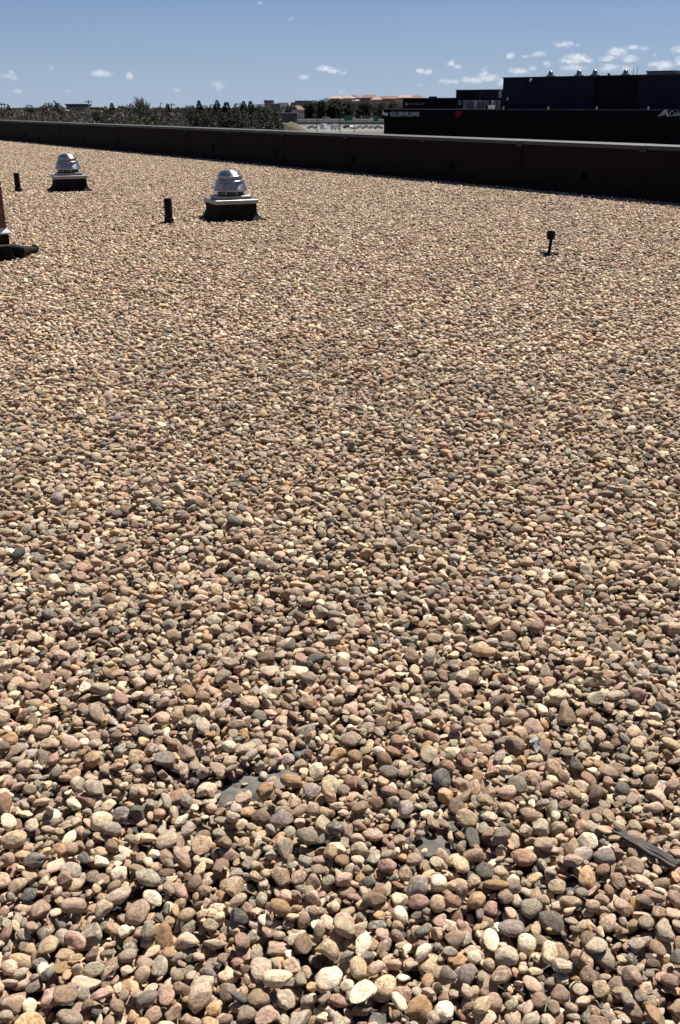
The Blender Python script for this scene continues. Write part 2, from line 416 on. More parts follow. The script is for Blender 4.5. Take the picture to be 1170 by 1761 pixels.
# drop pebbles one by one into a periodic bed
L, RES = 1.8, 0.003
NG = int(round(L / RES))
def drop_bed(count):
    H = np.zeros((NG, NG), np.float32); ID = -np.ones((NG, NG), np.int32); out = []
    for i in range(count):
        a = float(np.clip(np.exp(RNG.normal(math.log(0.0147), 0.36)), 0.0048, 0.032))
        b = a * RNG.uniform(0.52, 0.95); c = b * RNG.uniform(0.42, 0.85)
        R3 = Euler((RNG.normal(0, 0.36), RNG.normal(0, 0.36), RNG.uniform(0, 6.283))).to_matrix()
        Rm = np.array(R3); Q = Rm @ np.diag([1 / a**2, 1 / b**2, 1 / c**2]) @ Rm.T
        hw_ = int(a / RES) + 1; g_ = np.arange(-hw_, hw_ + 1) * RES
        X, Y = np.meshgrid(g_, g_, indexing='ij')
        B_ = Q[0, 2] * X + Q[1, 2] * Y; C_ = Q[0, 0] * X * X + 2 * Q[0, 1] * X * Y + Q[1, 1] * Y * Y - 1
        D_ = B_ * B_ - Q[2, 2] * C_; ok = D_ > 0
        sq = np.sqrt(np.where(ok, D_, 0)); zb = (-B_ - sq) / Q[2, 2]; zt = (-B_ + sq) / Q[2, 2]
        best = None
        for _ in range(7):
            ci, cj = int(RNG.integers(NG)), int(RNG.integers(NG))
            I = (ci + np.arange(-hw_, hw_ + 1)) % NG; J = (cj + np.arange(-hw_, hw_ + 1)) % NG
            h = H[np.ix_(I, J)]
            dd = (h - zb)[ok]
            z = max(-float(zb[ok].min()), float(np.partition(dd, int(dd.size * 0.86))[int(dd.size * 0.86)]) if dd.size > 4 else 0.02)
            top = z + zt[ok].max()
            if best is None or top < best[0]: best = (top, z, ci, cj, I, J, h)
        _, z, ci, cj, I, J, h = best
        nt_ = np.where(ok, z + zt, -1); up = nt_ > h
        ix = np.ix_(I, J)
        H[ix] = np.where(up, nt_, h); idd = ID[ix]; idd[up] = i; ID[ix] = idd
        out.append((ci * RES, cj * RES, z, R3, a, b, c))
    exp = np.bincount(ID[ID >= 0].ravel(), minlength=count) * RES * RES
    return out, exp, H
bed, exposed, Hmap = drop_bed(14500)
ZTOP = float(np.mean(Hmap))
ZOFF = -0.010 - ZTOP                    # so that the bed's mean top lies a little under z = 0
keep = [i for i in range(len(bed)) if exposed[i] > 0.05 * math.pi * bed[i][4] * bed[i][5]]
print('BED', len(bed), len(keep), 'mean top', ZTOP, 'bare', float((Hmap == 0).mean()))
roof.data.transform(Matrix.Translation((0, 0, 0)))
for v in roof.data.vertices:
    if v.co.z > -1: v.co.z = ZOFF
BASE = ZOFF

# one square of the bed as a single mesh, for everything beyond the near squares
tv, tf, tt = [], [], []
nv = len(V2)
for q, i in enumerate(keep):
    x, y, z, R3, a, b, c = bed[i]
    v = (peb_lo[i % NV] * np.array([a, b, c])) @ np.array(R3).T + np.array([x - L / 2, y - L / 2, z + ZOFF])
    tv.append(v); tf.append(F2 + q * nv); tt.append(np.full(nv, (i * 0.61803) % 1.0, np.float32))
tile_me = np_mesh('gravel_square', np.concatenate(tv), np.concatenate(tf), M['pebble_far'])
ta = tile_me.attributes.new('tone', 'FLOAT', 'POINT'); ta.data.foreach_set('value', np.concatenate(tt))
tile_ob = bpy.data.objects.new('gravel_square', tile_me)
pcol = bpy.data.collections.new('pebble_shapes')
for i, me in enumerate(peb_me):
    pcol.objects.link(bpy.data.objects.new('pebble_shape_%02d' % i, me))

# bare silt showing where stones are missing
PATCH = [(at_z(396, 1362, -0.02), 0.030, 0.030), (at_z(432, 1345, -0.02), 0.042, 0.030), (at_z(482, 1330, -0.02), 0.036, 0.022), (at_z(748, 1452, -0.02), 0.028, 0.032),
         (at_z(655, 1752, -0.02), 0.022, 0.015), (at_z(985, 1520, -0.02), 0.016, 0.012), (at_z(520, 1290, -0.02), 0.018, 0.014), (at_z(690, 1440, -0.02), 0.018, 0.014)]
def bare(x, y, a):
    for (c, rx, ry) in PATCH:
        if ((x - c.x) / (rx + 0.45 * a)) ** 2 + ((y - c.y) / (ry + 0.45 * a)) ** 2 < 1: return True
    return False
sm = MB()
for (c, rx, ry) in PATCH:
    ring = []
    for lev, zz in ((1.9, ZOFF + 0.004), (1.35, ZOFF + 0.66 * ZTOP), (0.6, ZOFF + 0.68 * ZTOP), (0.0, ZOFF + 0.68 * ZTOP)):
        ring.append([(c.x + rx * lev * math.cos(k * R(20)) * (1 + .1 * math.sin(3 * k + c.x * 50)), c.y + ry * lev * math.sin(k * R(20)) * (1 + .1 * math.cos(2 * k)), zz + 0.0007 * math.sin(k * 1.7 + c.y * 9)) for k in range(18)])
    for i in range(2):
        for k in range(18): sm.poly((ring[i][k], ring[i][(k + 1) % 18], ring[i + 1][(k + 1) % 18], ring[i + 1][k]))
    sm.poly(ring[2])
bmesh.ops.remove_doubles(sm.bm, verts=sm.bm.verts, dist=0.0004)
tag(sm.build('silt', M['silt'], roof, smooth=True), kind='stuff')

# place the squares
near, tiles = [], []
ns, ntt = int(round((S1 - S0) / L)), int(round(TW / L))
for i in range(ns):
    for j in range(ntt):
        c = rp(S0 + (i + 0.5) * L, (j + 0.5) * L)
        d = math.hypot(c.x, c.y)
        inview = abs(c.x) < 0.40 * c.y + 2.6 and c.y > -0.8
        if d < 6.6 and inview: near.append((i, j, c))
        else: tiles.append((i, j, c))
pts = []          # near pebbles: world matrix pieces
Rz = Matrix.Rotation(UANG, 3, 'Z')
for (i, j, c) in near:
    r4 = (i * 7 + j * 3) % 4
    Rq = Matrix.Rotation(UANG + r4 * math.pi / 2, 3, 'Z')
    for q in keep:
        x, y, z, R3, a, b, cc = bed[q]
        P = c + Rq @ Vector((x - L / 2, y - L / 2, 0))
        if not (abs(P.x) < 0.42 * P.y + 1.3 and P.y > 0.1): 
            if P.y < 0.1 or abs(P.x) > 0.42 * P.y + 3.0: continue
        sunk = bare(P.x, P.y, a)
        if sunk and not (z > 0.5 * ZTOP and random.random() < 0.22 and a < 0.018): continue
        P.z = z + ZOFF + 0.009 * math.sin(P.x * 4.1 + 1 + math.sin(P.y * 2.3)) * math.cos(P.y * 3.7) + 0.006 * math.sin(P.x * 9.7 + P.y * 5.1)
        if sunk: P.z = ZOFF + 0.68 * ZTOP + 0.6 * cc          # lies half sunk in the silt
        px, py, dep = project(P)
        sc = 0.0
        if -12 < px < 1182 and 250 < py < 1775:
            sc = exposed[q] * 1e4 / (dep * dep)
        pts.append((P, (Rq @ R3), (a, b, cc), sc, random.randrange(NV)))
order = sorted(range(len(pts)), key=lambda k: -pts[k][3])
solo = set(order[:300])
n_p = len(pts) - len(solo)
loc, rot, scl, idx, kindv = [], [], [], [], []
for k, (P, Rw, s_, sc, vi) in enumerate(pts):
    if k in solo:
        o = bpy.data.objects.new('pebble', peb_me[vi]); COL.objects.link(o); o.parent = roof
        o.matrix_local = Matrix.Translation(P) @ Rw.to_4x4() @ Matrix.Diagonal((*s_, 1))
    else:
        loc.append(P[:]); rot.append(Rw.to_euler()[:]); scl.append(s_); idx.append(vi); kindv.append(0)
for (i, j, c) in tiles:
    loc.append((c.x, c.y, 0)); rot.append((0, 0, UANG + ((i * 5 + j * 3 + (i * j) % 3) % 4) * math.pi / 2)); scl.append((1, 1, 1)); idx.append(0); kindv.append(1)
print('PEBBLES near', len(pts), 'tiles', len(tiles), 'tile tris', len(tile_me.polygons), 'near squares', len(near))
gme = bpy.data.meshes.new('gravel')
gme.vertices.add(len(loc)); gme.vertices.foreach_set('co', np.array(loc, np.float32).ravel())
for nm, ty, data in (('rot', 'FLOAT_VECTOR', rot), ('scl', 'FLOAT_VECTOR', scl), ('idx', 'INT', idx), ('far', 'INT', kindv)):
    at_ = gme.attributes.new(nm, ty, 'POINT')
    at_.data.foreach_set('vector' if 'VECTOR' in ty else 'value', np.array(data, np.float32 if 'VECTOR' in ty else np.int32).ravel())
gravel = link('gravel', gme, None, roof); tag(gravel, kind='stuff')
ng = bpy.data.node_groups.new('gravel_bed', 'GeometryNodeTree')
ng.interface.new_socket('Geometry', in_out='INPUT', socket_type='NodeSocketGeometry')
ng.interface.new_socket('Geometry', in_out='OUTPUT', socket_type='NodeSocketGeometry')
gi = ng.nodes.new('NodeGroupInput'); go = ng.nodes.new('NodeGroupOutput')
def nattr(name, ty):
    n = ng.nodes.new('GeometryNodeInputNamedAttribute'); n.data_type = ty; n.inputs['Name'].default_value = name
    return n.outputs[0]
ci = ng.nodes.new('GeometryNodeCollectionInfo'); ci.inputs['Collection'].default_value = pcol
ci.inputs['Separate Children'].default_value = True; ci.inputs['Reset Children'].default_value = True
oi = ng.nodes.new('GeometryNodeObjectInfo'); oi.inputs['Object'].default_value = tile_ob; oi.inputs['As Instance'].default_value = True
join = ng.nodes.new('GeometryNodeJoinGeometry')
for which in (0, 1):
    cmp_ = ng.nodes.new('FunctionNodeCompare'); cmp_.data_type = 'INT'; cmp_.operation = 'EQUAL'
    ia = [s for s in cmp_.inputs if s.type == 'INT']
    ng.links.new(nattr('far', 'INT'), ia[0]); ia[1].default_value = which
    ip = ng.nodes.new('GeometryNodeInstanceOnPoints')
    ng.links.new(gi.outputs[0], ip.inputs['Points']); ng.links.new(cmp_.outputs[0], ip.inputs['Selection'])
    ng.links.new((ci.outputs[0] if which == 0 else oi.outputs['Geometry']), ip.inputs['Instance'])
    if which == 0:
        ip.inputs['Pick Instance'].default_value = True; ng.links.new(nattr('idx', 'INT'), ip.inputs['Instance Index'])
    er = ng.nodes.new('FunctionNodeEulerToRotation'); ng.links.new(nattr('rot', 'FLOAT_VECTOR'), er.inputs[0])
    ng.links.new(er.outputs[0], ip.inputs['Rotation']); ng.links.new(nattr('scl', 'FLOAT_VECTOR'), ip.inputs['Scale'])
    ng.links.new(ip.outputs[0], join.inputs[0])
ng.links.new(join.outputs[0], go.inputs[0])
md = gravel.modifiers.new('gravel_bed', 'NODES'); md.node_group = ng

# ------------------------------------------------------------------ parapet wall
PH = 0.93
par = empty('parapet_wall', (0, 0, 0)); par.matrix_world = RF
tag(par, 'long low dark brown parapet wall edging the gravel roof', 'wall')
# sheets of membrane butted along the wall, their laps standing slightly proud
step = 3.25; s0 = 19.5 - 14 * step
k = 0; s = s0
while s < S1 - 0.2:
    e = min(s + step, S1)
    lean = random.uniform(-0.004, 0.004)
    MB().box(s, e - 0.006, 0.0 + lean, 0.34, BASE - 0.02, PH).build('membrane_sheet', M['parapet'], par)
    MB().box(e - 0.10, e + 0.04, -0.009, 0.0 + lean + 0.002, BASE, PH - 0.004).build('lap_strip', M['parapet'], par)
    # metal coping, its top falling towards the roof, a folded drip edge in front
    c = MB(); g_ = 0.004
    prof = [(-0.035, PH - 0.055), (-0.035, PH - 0.012), (-0.028, PH + 0.012), (0.385, PH + 0.028), (0.385, PH - 0.06), (0.36, PH - 0.06), (0.36, PH + 0.004), (-0.02, PH + 0.004), (-0.022, PH - 0.055)]
    v0 = [c.bm.verts.new((s + g_, y, z)) for y, z in prof]; v1 = [c.bm.verts.new((e - g_, y, z + random.uniform(-.004, .004))) for y, z in prof]
    for q in range(len(prof)): c.bm.faces.new((v0[q], v0[(q + 1) % len(prof)], v1[(q + 1) % len(prof)], v1[q]))
    c.bm.faces.new(v0[::-1]); c.bm.faces.new(v1)
    c.build('coping', M['coping'], par)
    MB().box(e - 0.08, e + 0.08, -0.042, -0.036, PH - 0.10, PH - 0.004).build('joint_plate', M['clip'], par)
    s = e; k += 1
for i in range(-6, 16):
    sc_ = 0.64 + 4.02 * i
    if not (S0 + 1 < sc_ < S1 - 1): continue
    b = MB(); n = 14; rad = [0.075 * random.uniform(0.8, 1.2) for _ in range(n)]
    ctr = (sc_, 0.37)
    fr, bk = [], []
    for q in range(n):
        a = 2 * math.pi * q / n; rr = rad[q] * (1.5 if math.sin(a) < -0.8 else 1.0)
        fr.append(b.bm.verts.new((ctr[0] + rr * 0.85 * math.cos(a), -0.016, ctr[1] + rr * 0.85 * math.sin(a))))
        bk.append(b.bm.verts.new((ctr[0] + rr * math.cos(a), 0.004, ctr[1] + rr * math.sin(a))))
    b.bm.faces.new(fr)
    for q in range(n): b.bm.faces.new((fr[q], fr[(q + 1) % n], bk[(q + 1) % n], bk[q]))
    b.build('mastic_patch', M['parapet_patch'], par)

# ------------------------------------------------------------------ roof vents
def make_vent(loc, rz, label, group):
    t = empty('roof_vent', loc, rz); tag(t, label, 'roof vent', group)
    MB().loft([(0.44, BASE, .03), (0.43, 0.012, .03), (0.375, 0.03, .02), (0.335, 0.075, .012), (0.312, 0.14, .008), (0.305, 0.243, .006)]).build('curb', M['rubber'], t, smooth=40)
    for sx_, sy_ in ((1, 1), (1, -1), (-1, 1), (-1, -1)):
        MB().box(sx_ * 0.28 - 0.032, sx_ * 0.28 + 0.032, sy_ * 0.3115 - 0.004, sy_ * 0.3115 + 0.004, 0.13, 0.236).build('corner_lap', M['rubber'], t)
    MB().loft([(0.336, 0.240, .006), (0.336, 0.296, .006), (0.33, 0.300, .006), (0.25, 0.307, .006)]).build('base_flange', M['galv'], t)
    MB().loft([(0.250, 0.306, .006), (0.250, 0.347, .006), (0.243, 0.351, .006), (0.2, 0.354, .006)]).build('base_cap', M['galv'], t)
    MB().lathe([(0.165, 0.352), (0.165, 0.43)], 24, True, True).build('throat', M['dark'], t)
    sc = MB()
    for k in range(36):
        a = k * R(10); sc.tube([(0.186 * math.cos(a), 0.186 * math.sin(a), 0.352), (0.186 * math.cos(a), 0.186 * math.sin(a), 0.425)], 0.0035, 4)
    for zz in (0.368, 0.388, 0.406): sc.lathe([(0.183, zz), (0.189, zz + .002), (0.189, zz + .006), (0.183, zz + .007)], 28)
    sc.build('bird_screen', M['galv'], t)
    for k in range(8):
        a = R(45 * k + 10)
        MB().box(0.196, 0.214, -0.014, 0.014, 0.350, 0.424, Matrix.Rotation(a, 4, 'Z')).build('strut', M['galv'], t)
    MB().lathe([(0.16, 0.425), (0.243, 0.417), (0.253, 0.412), (0.257, 0.422), (0.253, 0.438), (0.240, 0.475), (0.226, 0.513), (0.214, 0.548), (0.205, 0.557), (0.15, 0.559)], 56, True).build('skirt', M['spun'], t, smooth=35)
    MB().lathe([(0.17, 0.556), (0.219, 0.554), (0.224, 0.557), (0.224, 0.562), (0.218, 0.566), (0.195, 0.570), (0.191, 0.576), (0.184, 0.624), (0.15, 0.627)], 56, True).build('band', M['spun'], t, smooth=35)
    MB().lathe([(0.15, 0.627), (0.195, 0.625), (0.200, 0.628), (0.200, 0.632), (0.194, 0.636), (0.176, 0.640), (0.170, 0.656), (0.150, 0.678), (0.116, 0.695), (0.07, 0.705), (0.02, 0.708)], 56, True).build('cap', M['spun'], t, smooth=35)
    return t
vg = 'spun metal exhaust vents on the gravel roof'
vent = make_vent((-1.68, 15.45, 0), R(23), 'silver domed exhaust vent on a black curb, the nearer one, beside a pipe stub', vg)
v2 = copy_tree(vent); v2.location = (-5.60, 20.95, 0); v2.rotation_euler = (0, 0, R(21))
v2['label'] = 'farther silver domed exhaust vent on a flared black curb, nearer the brick chimney side'

# ------------------------------------------------------------------ plumbing stubs, post
def make_stub(loc, h, tilt, label):
    t = empty('pipe_stub', loc); t.rotation_euler = tilt; tag(t, label, 'pipe', 'black vent pipe stubs in the gravel')
    MB().lathe([(0.058, BASE), (0.058, h - 0.004), (0.056, h), (0.048, h), (0.046, h - 0.06), (0.02, h - 0.08)], 22, True).build('pipe', M['pipe'], t, smooth=40)
    MB().lathe([(0.15, BASE), (0.14, -0.015), (0.085, 0.006), (0.068, 0.035), (0.064, 0.085), (0.0585, 0.088)], 22).build('boot', M['rubber'], t, smooth=50)
    MB().lathe([(0.0655, 0.062), (0.068, 0.064), (0.068, 0.072), (0.0655, 0.074)], 22).build('clamp', M['clip'], t)
    return t
make_stub((-2.55, 14.87, 0), 0.345, (0, 0, 0), 'short black vent pipe stub standing close to the larger silver vent')
make_stub((-6.55, 20.55, 0), 0.36, (R(-1), R(-1), 0), 'short black vent pipe stub farther off, between brick chimney and smaller silver vent')

pb = at_z(945, 438)
post = empty('marker_post', pb, R(12)); tag(post, 'small black post with a box head on a foot plate, alone on the gravel', 'post')
MB().box(-0.09, 0.075, -0.05, 0.06, BASE, 0.028, bev=0.012).box(-0.105, -0.07, -0.03, 0.03, BASE, 0.034).box(0.06, 0.098, -0.045, 0.0, BASE, 0.022).build('foot_plate', M['pipe'], post)
MB().tube([(-0.006, 0, 0.02), (0.012, 0, 0.26)], [0.021, 0.017], 10).build('stem', M['pipe'], post, smooth=40)
MB().box(-0.042, 0.022, -0.022, 0.03, 0.175, 0.272, bev=0.006).build('box_head', M['rubber'], post)
MB().box(0.026, 0.05, -0.012, 0.026, 0.18, 0.268, bev=0.004).build('cover', M['coping'], post)

# ------------------------------------------------------------------ brick chimney
cc = at_z(22, 447)
ch = empty('brick_chimney', (cc.x, cc.y, 0), R(27)); tag(ch, 'red brown brick chimney on a black curb with white flashing, cut by the photo edge', 'chimney')
CW, CD, CT = 1.06, 0.82, 2.35       # local: right front corner of the curb at the origin, x to the left is negative
bx1 = -0.016; by0 = 0.045
MB().box(bx1 - CW + 0.003, bx1 - 0.003, by0 + 0.003, by0 + CD, 0.30, CT).build('core', M['mortar'], ch)
bl, bh, bj = 0.2, 0.065, 0.010
bm_full = MB().box(0, bl, 0, 0.02, 0, bh, bev=0.003).mesh('brick', M['brick']); bm_half = MB().box(0, 0.0945, 0, 0.02, 0, bh, bev=0.003).mesh('brick', M['brick'])
rows = int((CT - 0.02 - 0.345) / (bh + bj))
for face in (0, 1):
    width = CW if face == 0 else CD
    for r_ in range(rows):
        z = 0.345 + r_ * (bh + bj); x = 0.0
        first = True
        while x < width - 0.05:
            half = (r_ % 2 == 1 and first) or (width - x < bl + 0.005)
            me = bm_half if half else bm_full
            o = bpy.data.objects.new('brick', me); COL.objects.link(o); o.parent = ch
            w = 0.0945 if half else bl
            if x + w > width + 0.02: COL.objects.unlink(o); bpy.data.objects.remove(o); break
            pr = random.uniform(0, 0.003)
            if face == 0: o.location = (bx1 - x - w, by0 - 0.004 - pr, z)
            else:
                o.location = (bx1 + 0.004 + pr, by0 + 0.014 + x, z); o.rotation_euler = (0, 0, math.pi / 2)
            x += w + bj; first = False
MB().box(bx1 - CW - 0.05, bx1 + 0.05, by0 - 0.05, by0 + CD + 0.05, CT, CT + 0.09, bev=0.01).build('cap', M['mortar'], ch)
MB().loft([(0.5, 0.285, 0.01), (0.5, 0.300, 0.01), (0.452, 0.346, 0.005)]).xf(Matrix.Translation((bx1 - CW / 2, by0 + CD / 2, 0)) @ Matrix.Diagonal((CW + 0.09, CD + 0.09, 1, 1))).build('flashing', M['flashing'], ch)
MB().box(bx1 - CW - 0.012, bx1 + 0.012, by0 - 0.018, by0 + CD + 0.03, 0.17, 0.292).build('counter_flashing', M['rubber'], ch)
MB().box(bx1 - CW - 0.026, bx1 + 0.026, by0 - 0.034, by0 + CD + 0.05, 0.152, 0.172).build('termination_bar', M['galv'], ch)
MB().loft([(0.545, BASE, .03), (0.535, 0.02, .02), (0.515, 0.06, .01), (0.505, 0.155, .008)]).xf(Matrix.Translation((bx1 - CW / 2, by0 + CD / 2, 0)) @ Matrix.Diagonal((CW + 0.03, CD + 0.03, 1, 1))).build('curb', M['rubber'], ch, smooth=40)

hp = at_z(58, 434); h0 = Vector((cc.x + 0.0, cc.y + 0.18, 0.16))
hose = MB(); hpts = [h0 + Vector((-0.06, 0.03, -0.05)), h0 + Vector((0.03, 0.0, -0.075)), h0.lerp(Vector((hp.x, hp.y, 0)), 0.4), h0.lerp(Vector((hp.x, hp.y, 0)), 0.72), Vector((hp.x + 0.025, hp.y - 0.01, 0.040))]
hpts[2].z = 0.066; hpts[3].z = 0.051
ho = empty('drain_hose', (0, 0, 0)); tag(ho, 'thick black drain hose lying on gravel against the brick chimney curb', 'hose')
hose.tube(hpts, [0.09, 0.085, 0.070, 0.056, 0.046], 18, True).xf(Matrix.Translation((0, 0, -0.002)) @ Matrix.Diagonal((1, 1, 0.82, 1))).build('hose', M['pipe'], ho, smooth=50)
d_ = (hpts[-1] - hpts[-2]).normalized()
MB().tube([hpts[-1] - d_ * 0.012, hpts[-1] + d_ * 0.005, hpts[-1] + d_ * 0.006], [0.0495, 0.0495, 0.034], 18).build('end_cap', M['pipe'], ho, smooth=40)

# ------------------------------------------------------------------ bits lying among the stones
la, lb = at_z(1058, 1424, -0.004), at_z(1166, 1484, 0.0)
dirv = (lb - la); ln = dirv.length; ang = math.atan2(dirv.y, dirv.x)
lath = MB()
n = 14
for q in range(3):
    vs = []
    for i in range(n + 1):
        x = ln * i / n; wob = 0.0015 * math.sin(i * 1.3 + q)
        y0 = -0.0135 + q * 0.0092 + wob; y1 = y0 + 0.0085
        z = 0.004 * math.sin(i * 0.5 + q * 2) * 0.3 + q % 2 * 0.0012
        vs.append([lath.bm.verts.new(p) for p in ((x, y0, -0.008), (x, y0, z), (x, y1, z + 0.0005), (x, y1, -0.008))])
    for i in range(n):
        for k_ in range(4): lath.bm.faces.new((vs[i][k_], vs[i][(k_ + 1) % 4], vs[i + 1][(k_ + 1) % 4], vs[i + 1][k_]))
    lath.bm.faces.new(vs[0][::-1]); lath.bm.faces.new(vs[-1])
lo = lath.build('wood_lath', M['wood']); lo.location = la; lo.rotation_euler = (0, 0, ang)
tag(lo, 'weathered grey wooden lath lying half buried among the pebbles', 'lath')
sp = at_z(922, 1283, 0.006); b = MB(); rr_ = random.Random(4)
gv = {}
for i in range(6):
    for j in range(5): gv[i, j] = b.bm.verts.new((0.007 * (i - 2.5) + rr_.uniform(-.004, .004), 0.009 * (j - 2) + rr_.uniform(-.004, .004), 0.010 * rr_.random() + (0.010 if j > 2 else 0.0)))
for i in range(5):
    for j in range(4): b.bm.faces.new((gv[i, j], gv[i + 1, j], gv[i + 1, j + 1], gv[i, j + 1]))
r_ = bmesh.ops.solidify(b.bm, geom=list(b.bm.faces), thickness=0.0008)
so = b.build('plastic_scrap', M['scrap']); so.location = sp; so.rotation_euler = (0.3, 0.1, 0.7)
tag(so, 'small crumpled scrap of pale torn plastic between pebbles', 'litter')
for (pxa, pya, pxb, pyb, lab) in ((285, 858, 345, 851, 'thin bent dry twig lying on small pebbles'), (985, 1672, 1008, 1640, 'short dry straw stuck upright among near pebbles')):
    a_, b_ = at_z(pxa, pya, 0.012), at_z(pxb, pyb, 0.02)
    m_ = a_.lerp(b_, 0.5) + Vector((0.01, 0.015, 0.022))
    o = MB().tube([Vector((0, 0, 0)), (m_ - a_), (b_ - a_)], [0.0025, 0.002, 0.0012], 6).build('twig', M['wood'], None, smooth=True); o.location = a_
    tag(o, lab, 'twig')

# ------------------------------------------------------------------ black commercial buildings beyond the parapet
P0 = Vector((5.7, 130.6, 0)); DD = Vector((0.776, -0.631, 0)); DM = Vector((-0.631, -0.776, 0))   # along the front / towards us
BANG = math.atan2(DD.y, DD.x)
BF = Matrix(((DD.x, -DM.x, 0, P0.x), (DD.y, -DM.y, 0, P0.y), (0, 0, 1, 0), (0, 0, 0, 1)))         # local x along front, y going back
def fq(px, off=0.0):
    """distance along the front (set back by off) where image column px meets it"""
    v = ray(px, HOR); k = v.x / v.y
    Q = P0 - DM * off
    return (k * Q.y - Q.x) / (DD.x - k * DD.y)
def fz(px, py, off=0.0):
    q = fq(px, off); Pt = P0 - DM * off + DD * q
    r = ray(px, py); return EYE + r.z * Pt.y / r.y
M['navy'] = material('dark_navy_panel', (0.012, 0.014, 0.026), 0.8, var=0.2, scale=0.3, spec=0.15)
M['navy2'] = material('black_navy_panel', (0.007, 0.007, 0.012), 0.85, var=0.2, scale=0.3, spec=0.1)
M['black'] = material('black_facade', (0.006, 0.006, 0.008), 0.85, var=0.2, scale=0.4, spec=0.1)
M['blackcap'] = material('black_roof_edge', (0.03, 0.03, 0.034), 0.7, var=0.15, scale=1)
M['capgrey'] = material('grey_roof_edge', (0.09, 0.09, 0.095), 0.7, var=0.15, scale=1)
M['roofgrey'] = material('grey_flat_roof', (0.20, 0.19, 0.18), 0.9, var=0.15, scale=0.5)
M['greyface'] = material('lit_side_and_unit_grey', (0.19, 0.20, 0.21), 0.8, var=0.1, scale=1)  # grey of the air handler, and of the tower's painted sunlit side
M['letter'] = material('white_letter', (0.62, 0.62, 0.63), 0.6, var=0.03)
M['letter_bright'] = material('bright_white_letter', (0.85, 0.85, 0.86), 0.5, var=0.02)  # emblem in a brighter white than the lettering
M['letter_dim'] = material('dim_grey_letter', (0.22, 0.22, 0.23), 0.6, var=0.05)
M['red'] = material('red_letter', (0.45, 0.012, 0.015), 0.6, var=0.1)
M['glass'] = material('dark_window_glass', (0.02, 0.022, 0.026), 0.15, var=0.2, spec=0.5)
M['whiteframe'] = material('white_window_frame', (0.62, 0.62, 0.62), 0.6, var=0.15, scale=2)
M['greyframe'] = material('grey_window_frame', (0.24, 0.235, 0.235), 0.6, var=0.15, scale=2)
M['lamp'] = material('pale_lamp_housing', (0.72, 0.70, 0.66), 0.5, var=0.1)

def building(name, label, cat='building'):
    t = empty(name); t.matrix_world = BF; tag(t, label, cat); return t
def lettering(name, text, mat, parent, x, z, y, height, width=None, ext=0.06):
    cu = bpy.data.curves.new('txt', 'FONT'); cu.body = text; cu.extrude = ext; cu.size = 1.0; cu.resolution_u = 3
    to = bpy.data.objects.new('txt', cu); COL.objects.link(to)
    dg = bpy.context.evaluated_depsgraph_get()
    me = bpy.data.meshes.new_from_object(to.evaluated_get(dg)); COL.objects.unlink(to); bpy.data.objects.remove(to)
    v = np.empty(len(me.vertices) * 3, np.float32); me.vertices.foreach_get('co', v); v = v.reshape(-1, 3)
    mn, mx = v.min(0), v.max(0)
    sx_ = (width / (mx[0] - mn[0])) if width else height / (mx[1] - mn[1]); sy_ = height / (mx[1] - mn[1])
    v = (v - mn) * np.array([sx_, sy_, 1]); v[:, 2] -= ext
    w = np.stack([v[:, 0] + x, -v[:, 2] + y, v[:, 1] + z], 1).astype(np.float32)
    me.vertices.foreach_set('co', w.ravel()); me.update(); me.name = name; me.materials.clear()
    return link(name, me, mat, parent)

# low building with the fascia band
lb_ = building('storefront_building', 'long low black storefront with white lettering along its fascia')
q0, q0b, q1 = fq(657), fq(661, 1.2), fq(1290)
zt, zb_ = fz(700, 187.3), fz(700, 205)
fas = []
edges = [q0, fq(760), fq(863), fq(946), fq(1029), fq(1118), fq(1200), q1]
for a, b_ in zip(edges[:-1], edges[1:]):
    MB().box(a, b_ - 0.03, 0.0, 1.2, zb_, zt - 0.09).build('fascia_panel', M['black'], lb_)
MB().box(q0b, q1, 1.2, 26, GZ, zt - 0.15).build('wall', M['black'], lb_)
MB().box(q0 - 0.04, q1, -0.05, 1.25, zt - 0.09, zt).build('roof_edge', M['capgrey'], lb_)
MB().box(q0b + 0.1, q1, 1.26, 25.9, zt - 0.148, zt - 0.10).build('flat_roof', M['roofgrey'], lb_)
x = q0b + 1.2
while x < q1 - 4:
    w_ = MB().box(x, x + 3.0, 1.1, 1.22, GZ + 0.4, GZ + 3.4).build('shop_window', M['greyframe'], lb_)
    MB().box(x + 0.12, x + 2.88, 1.06, 1.12, GZ + 0.5, GZ + 3.3).build('pane', M['glass'], w_)
    x += 4.2
# kw mark and name
lz = fz(700, 200)
hgt = fz(700, 192.3) - lz
lettering('lettering', 'KELLERWILLIAMS', M['letter'], lb_, fq(672.5), lz, -0.04, hgt, fq(722) - fq(672.5), 0.05)
b = MB()
kx, kz = fq(659), fz(662, 197.5)
u_ = (fq(668.5) - fq(658.8)) / 10.0; vz = hgt / 8.0
def stroke(b, p, q, w):
    p = Vector((p[0], 0, p[1])); q = Vector((q[0], 0, q[1])); d = (q - p).normalized(); nrm_ = Vector((-d.z, 0, d.x)) * w / 2
    y0, y1 = -0.12, -0.004
    f = [(p + nrm_), (q + nrm_), (q - nrm_), (p - nrm_)]
    va = [b.bm.verts.new((v.x, y0, v.z)) for v in f]; vb = [b.bm.verts.new((v.x, y1, v.z)) for v in f]
    b.bm.faces.new(va); b.bm.faces.new(vb[::-1])
    for i in range(4): b.bm.faces.new((va[i], va[(i + 1) % 4], vb[(i + 1) % 4], vb[i]))
def K(x, z): return (kx + x * u_, kz + z * vz)
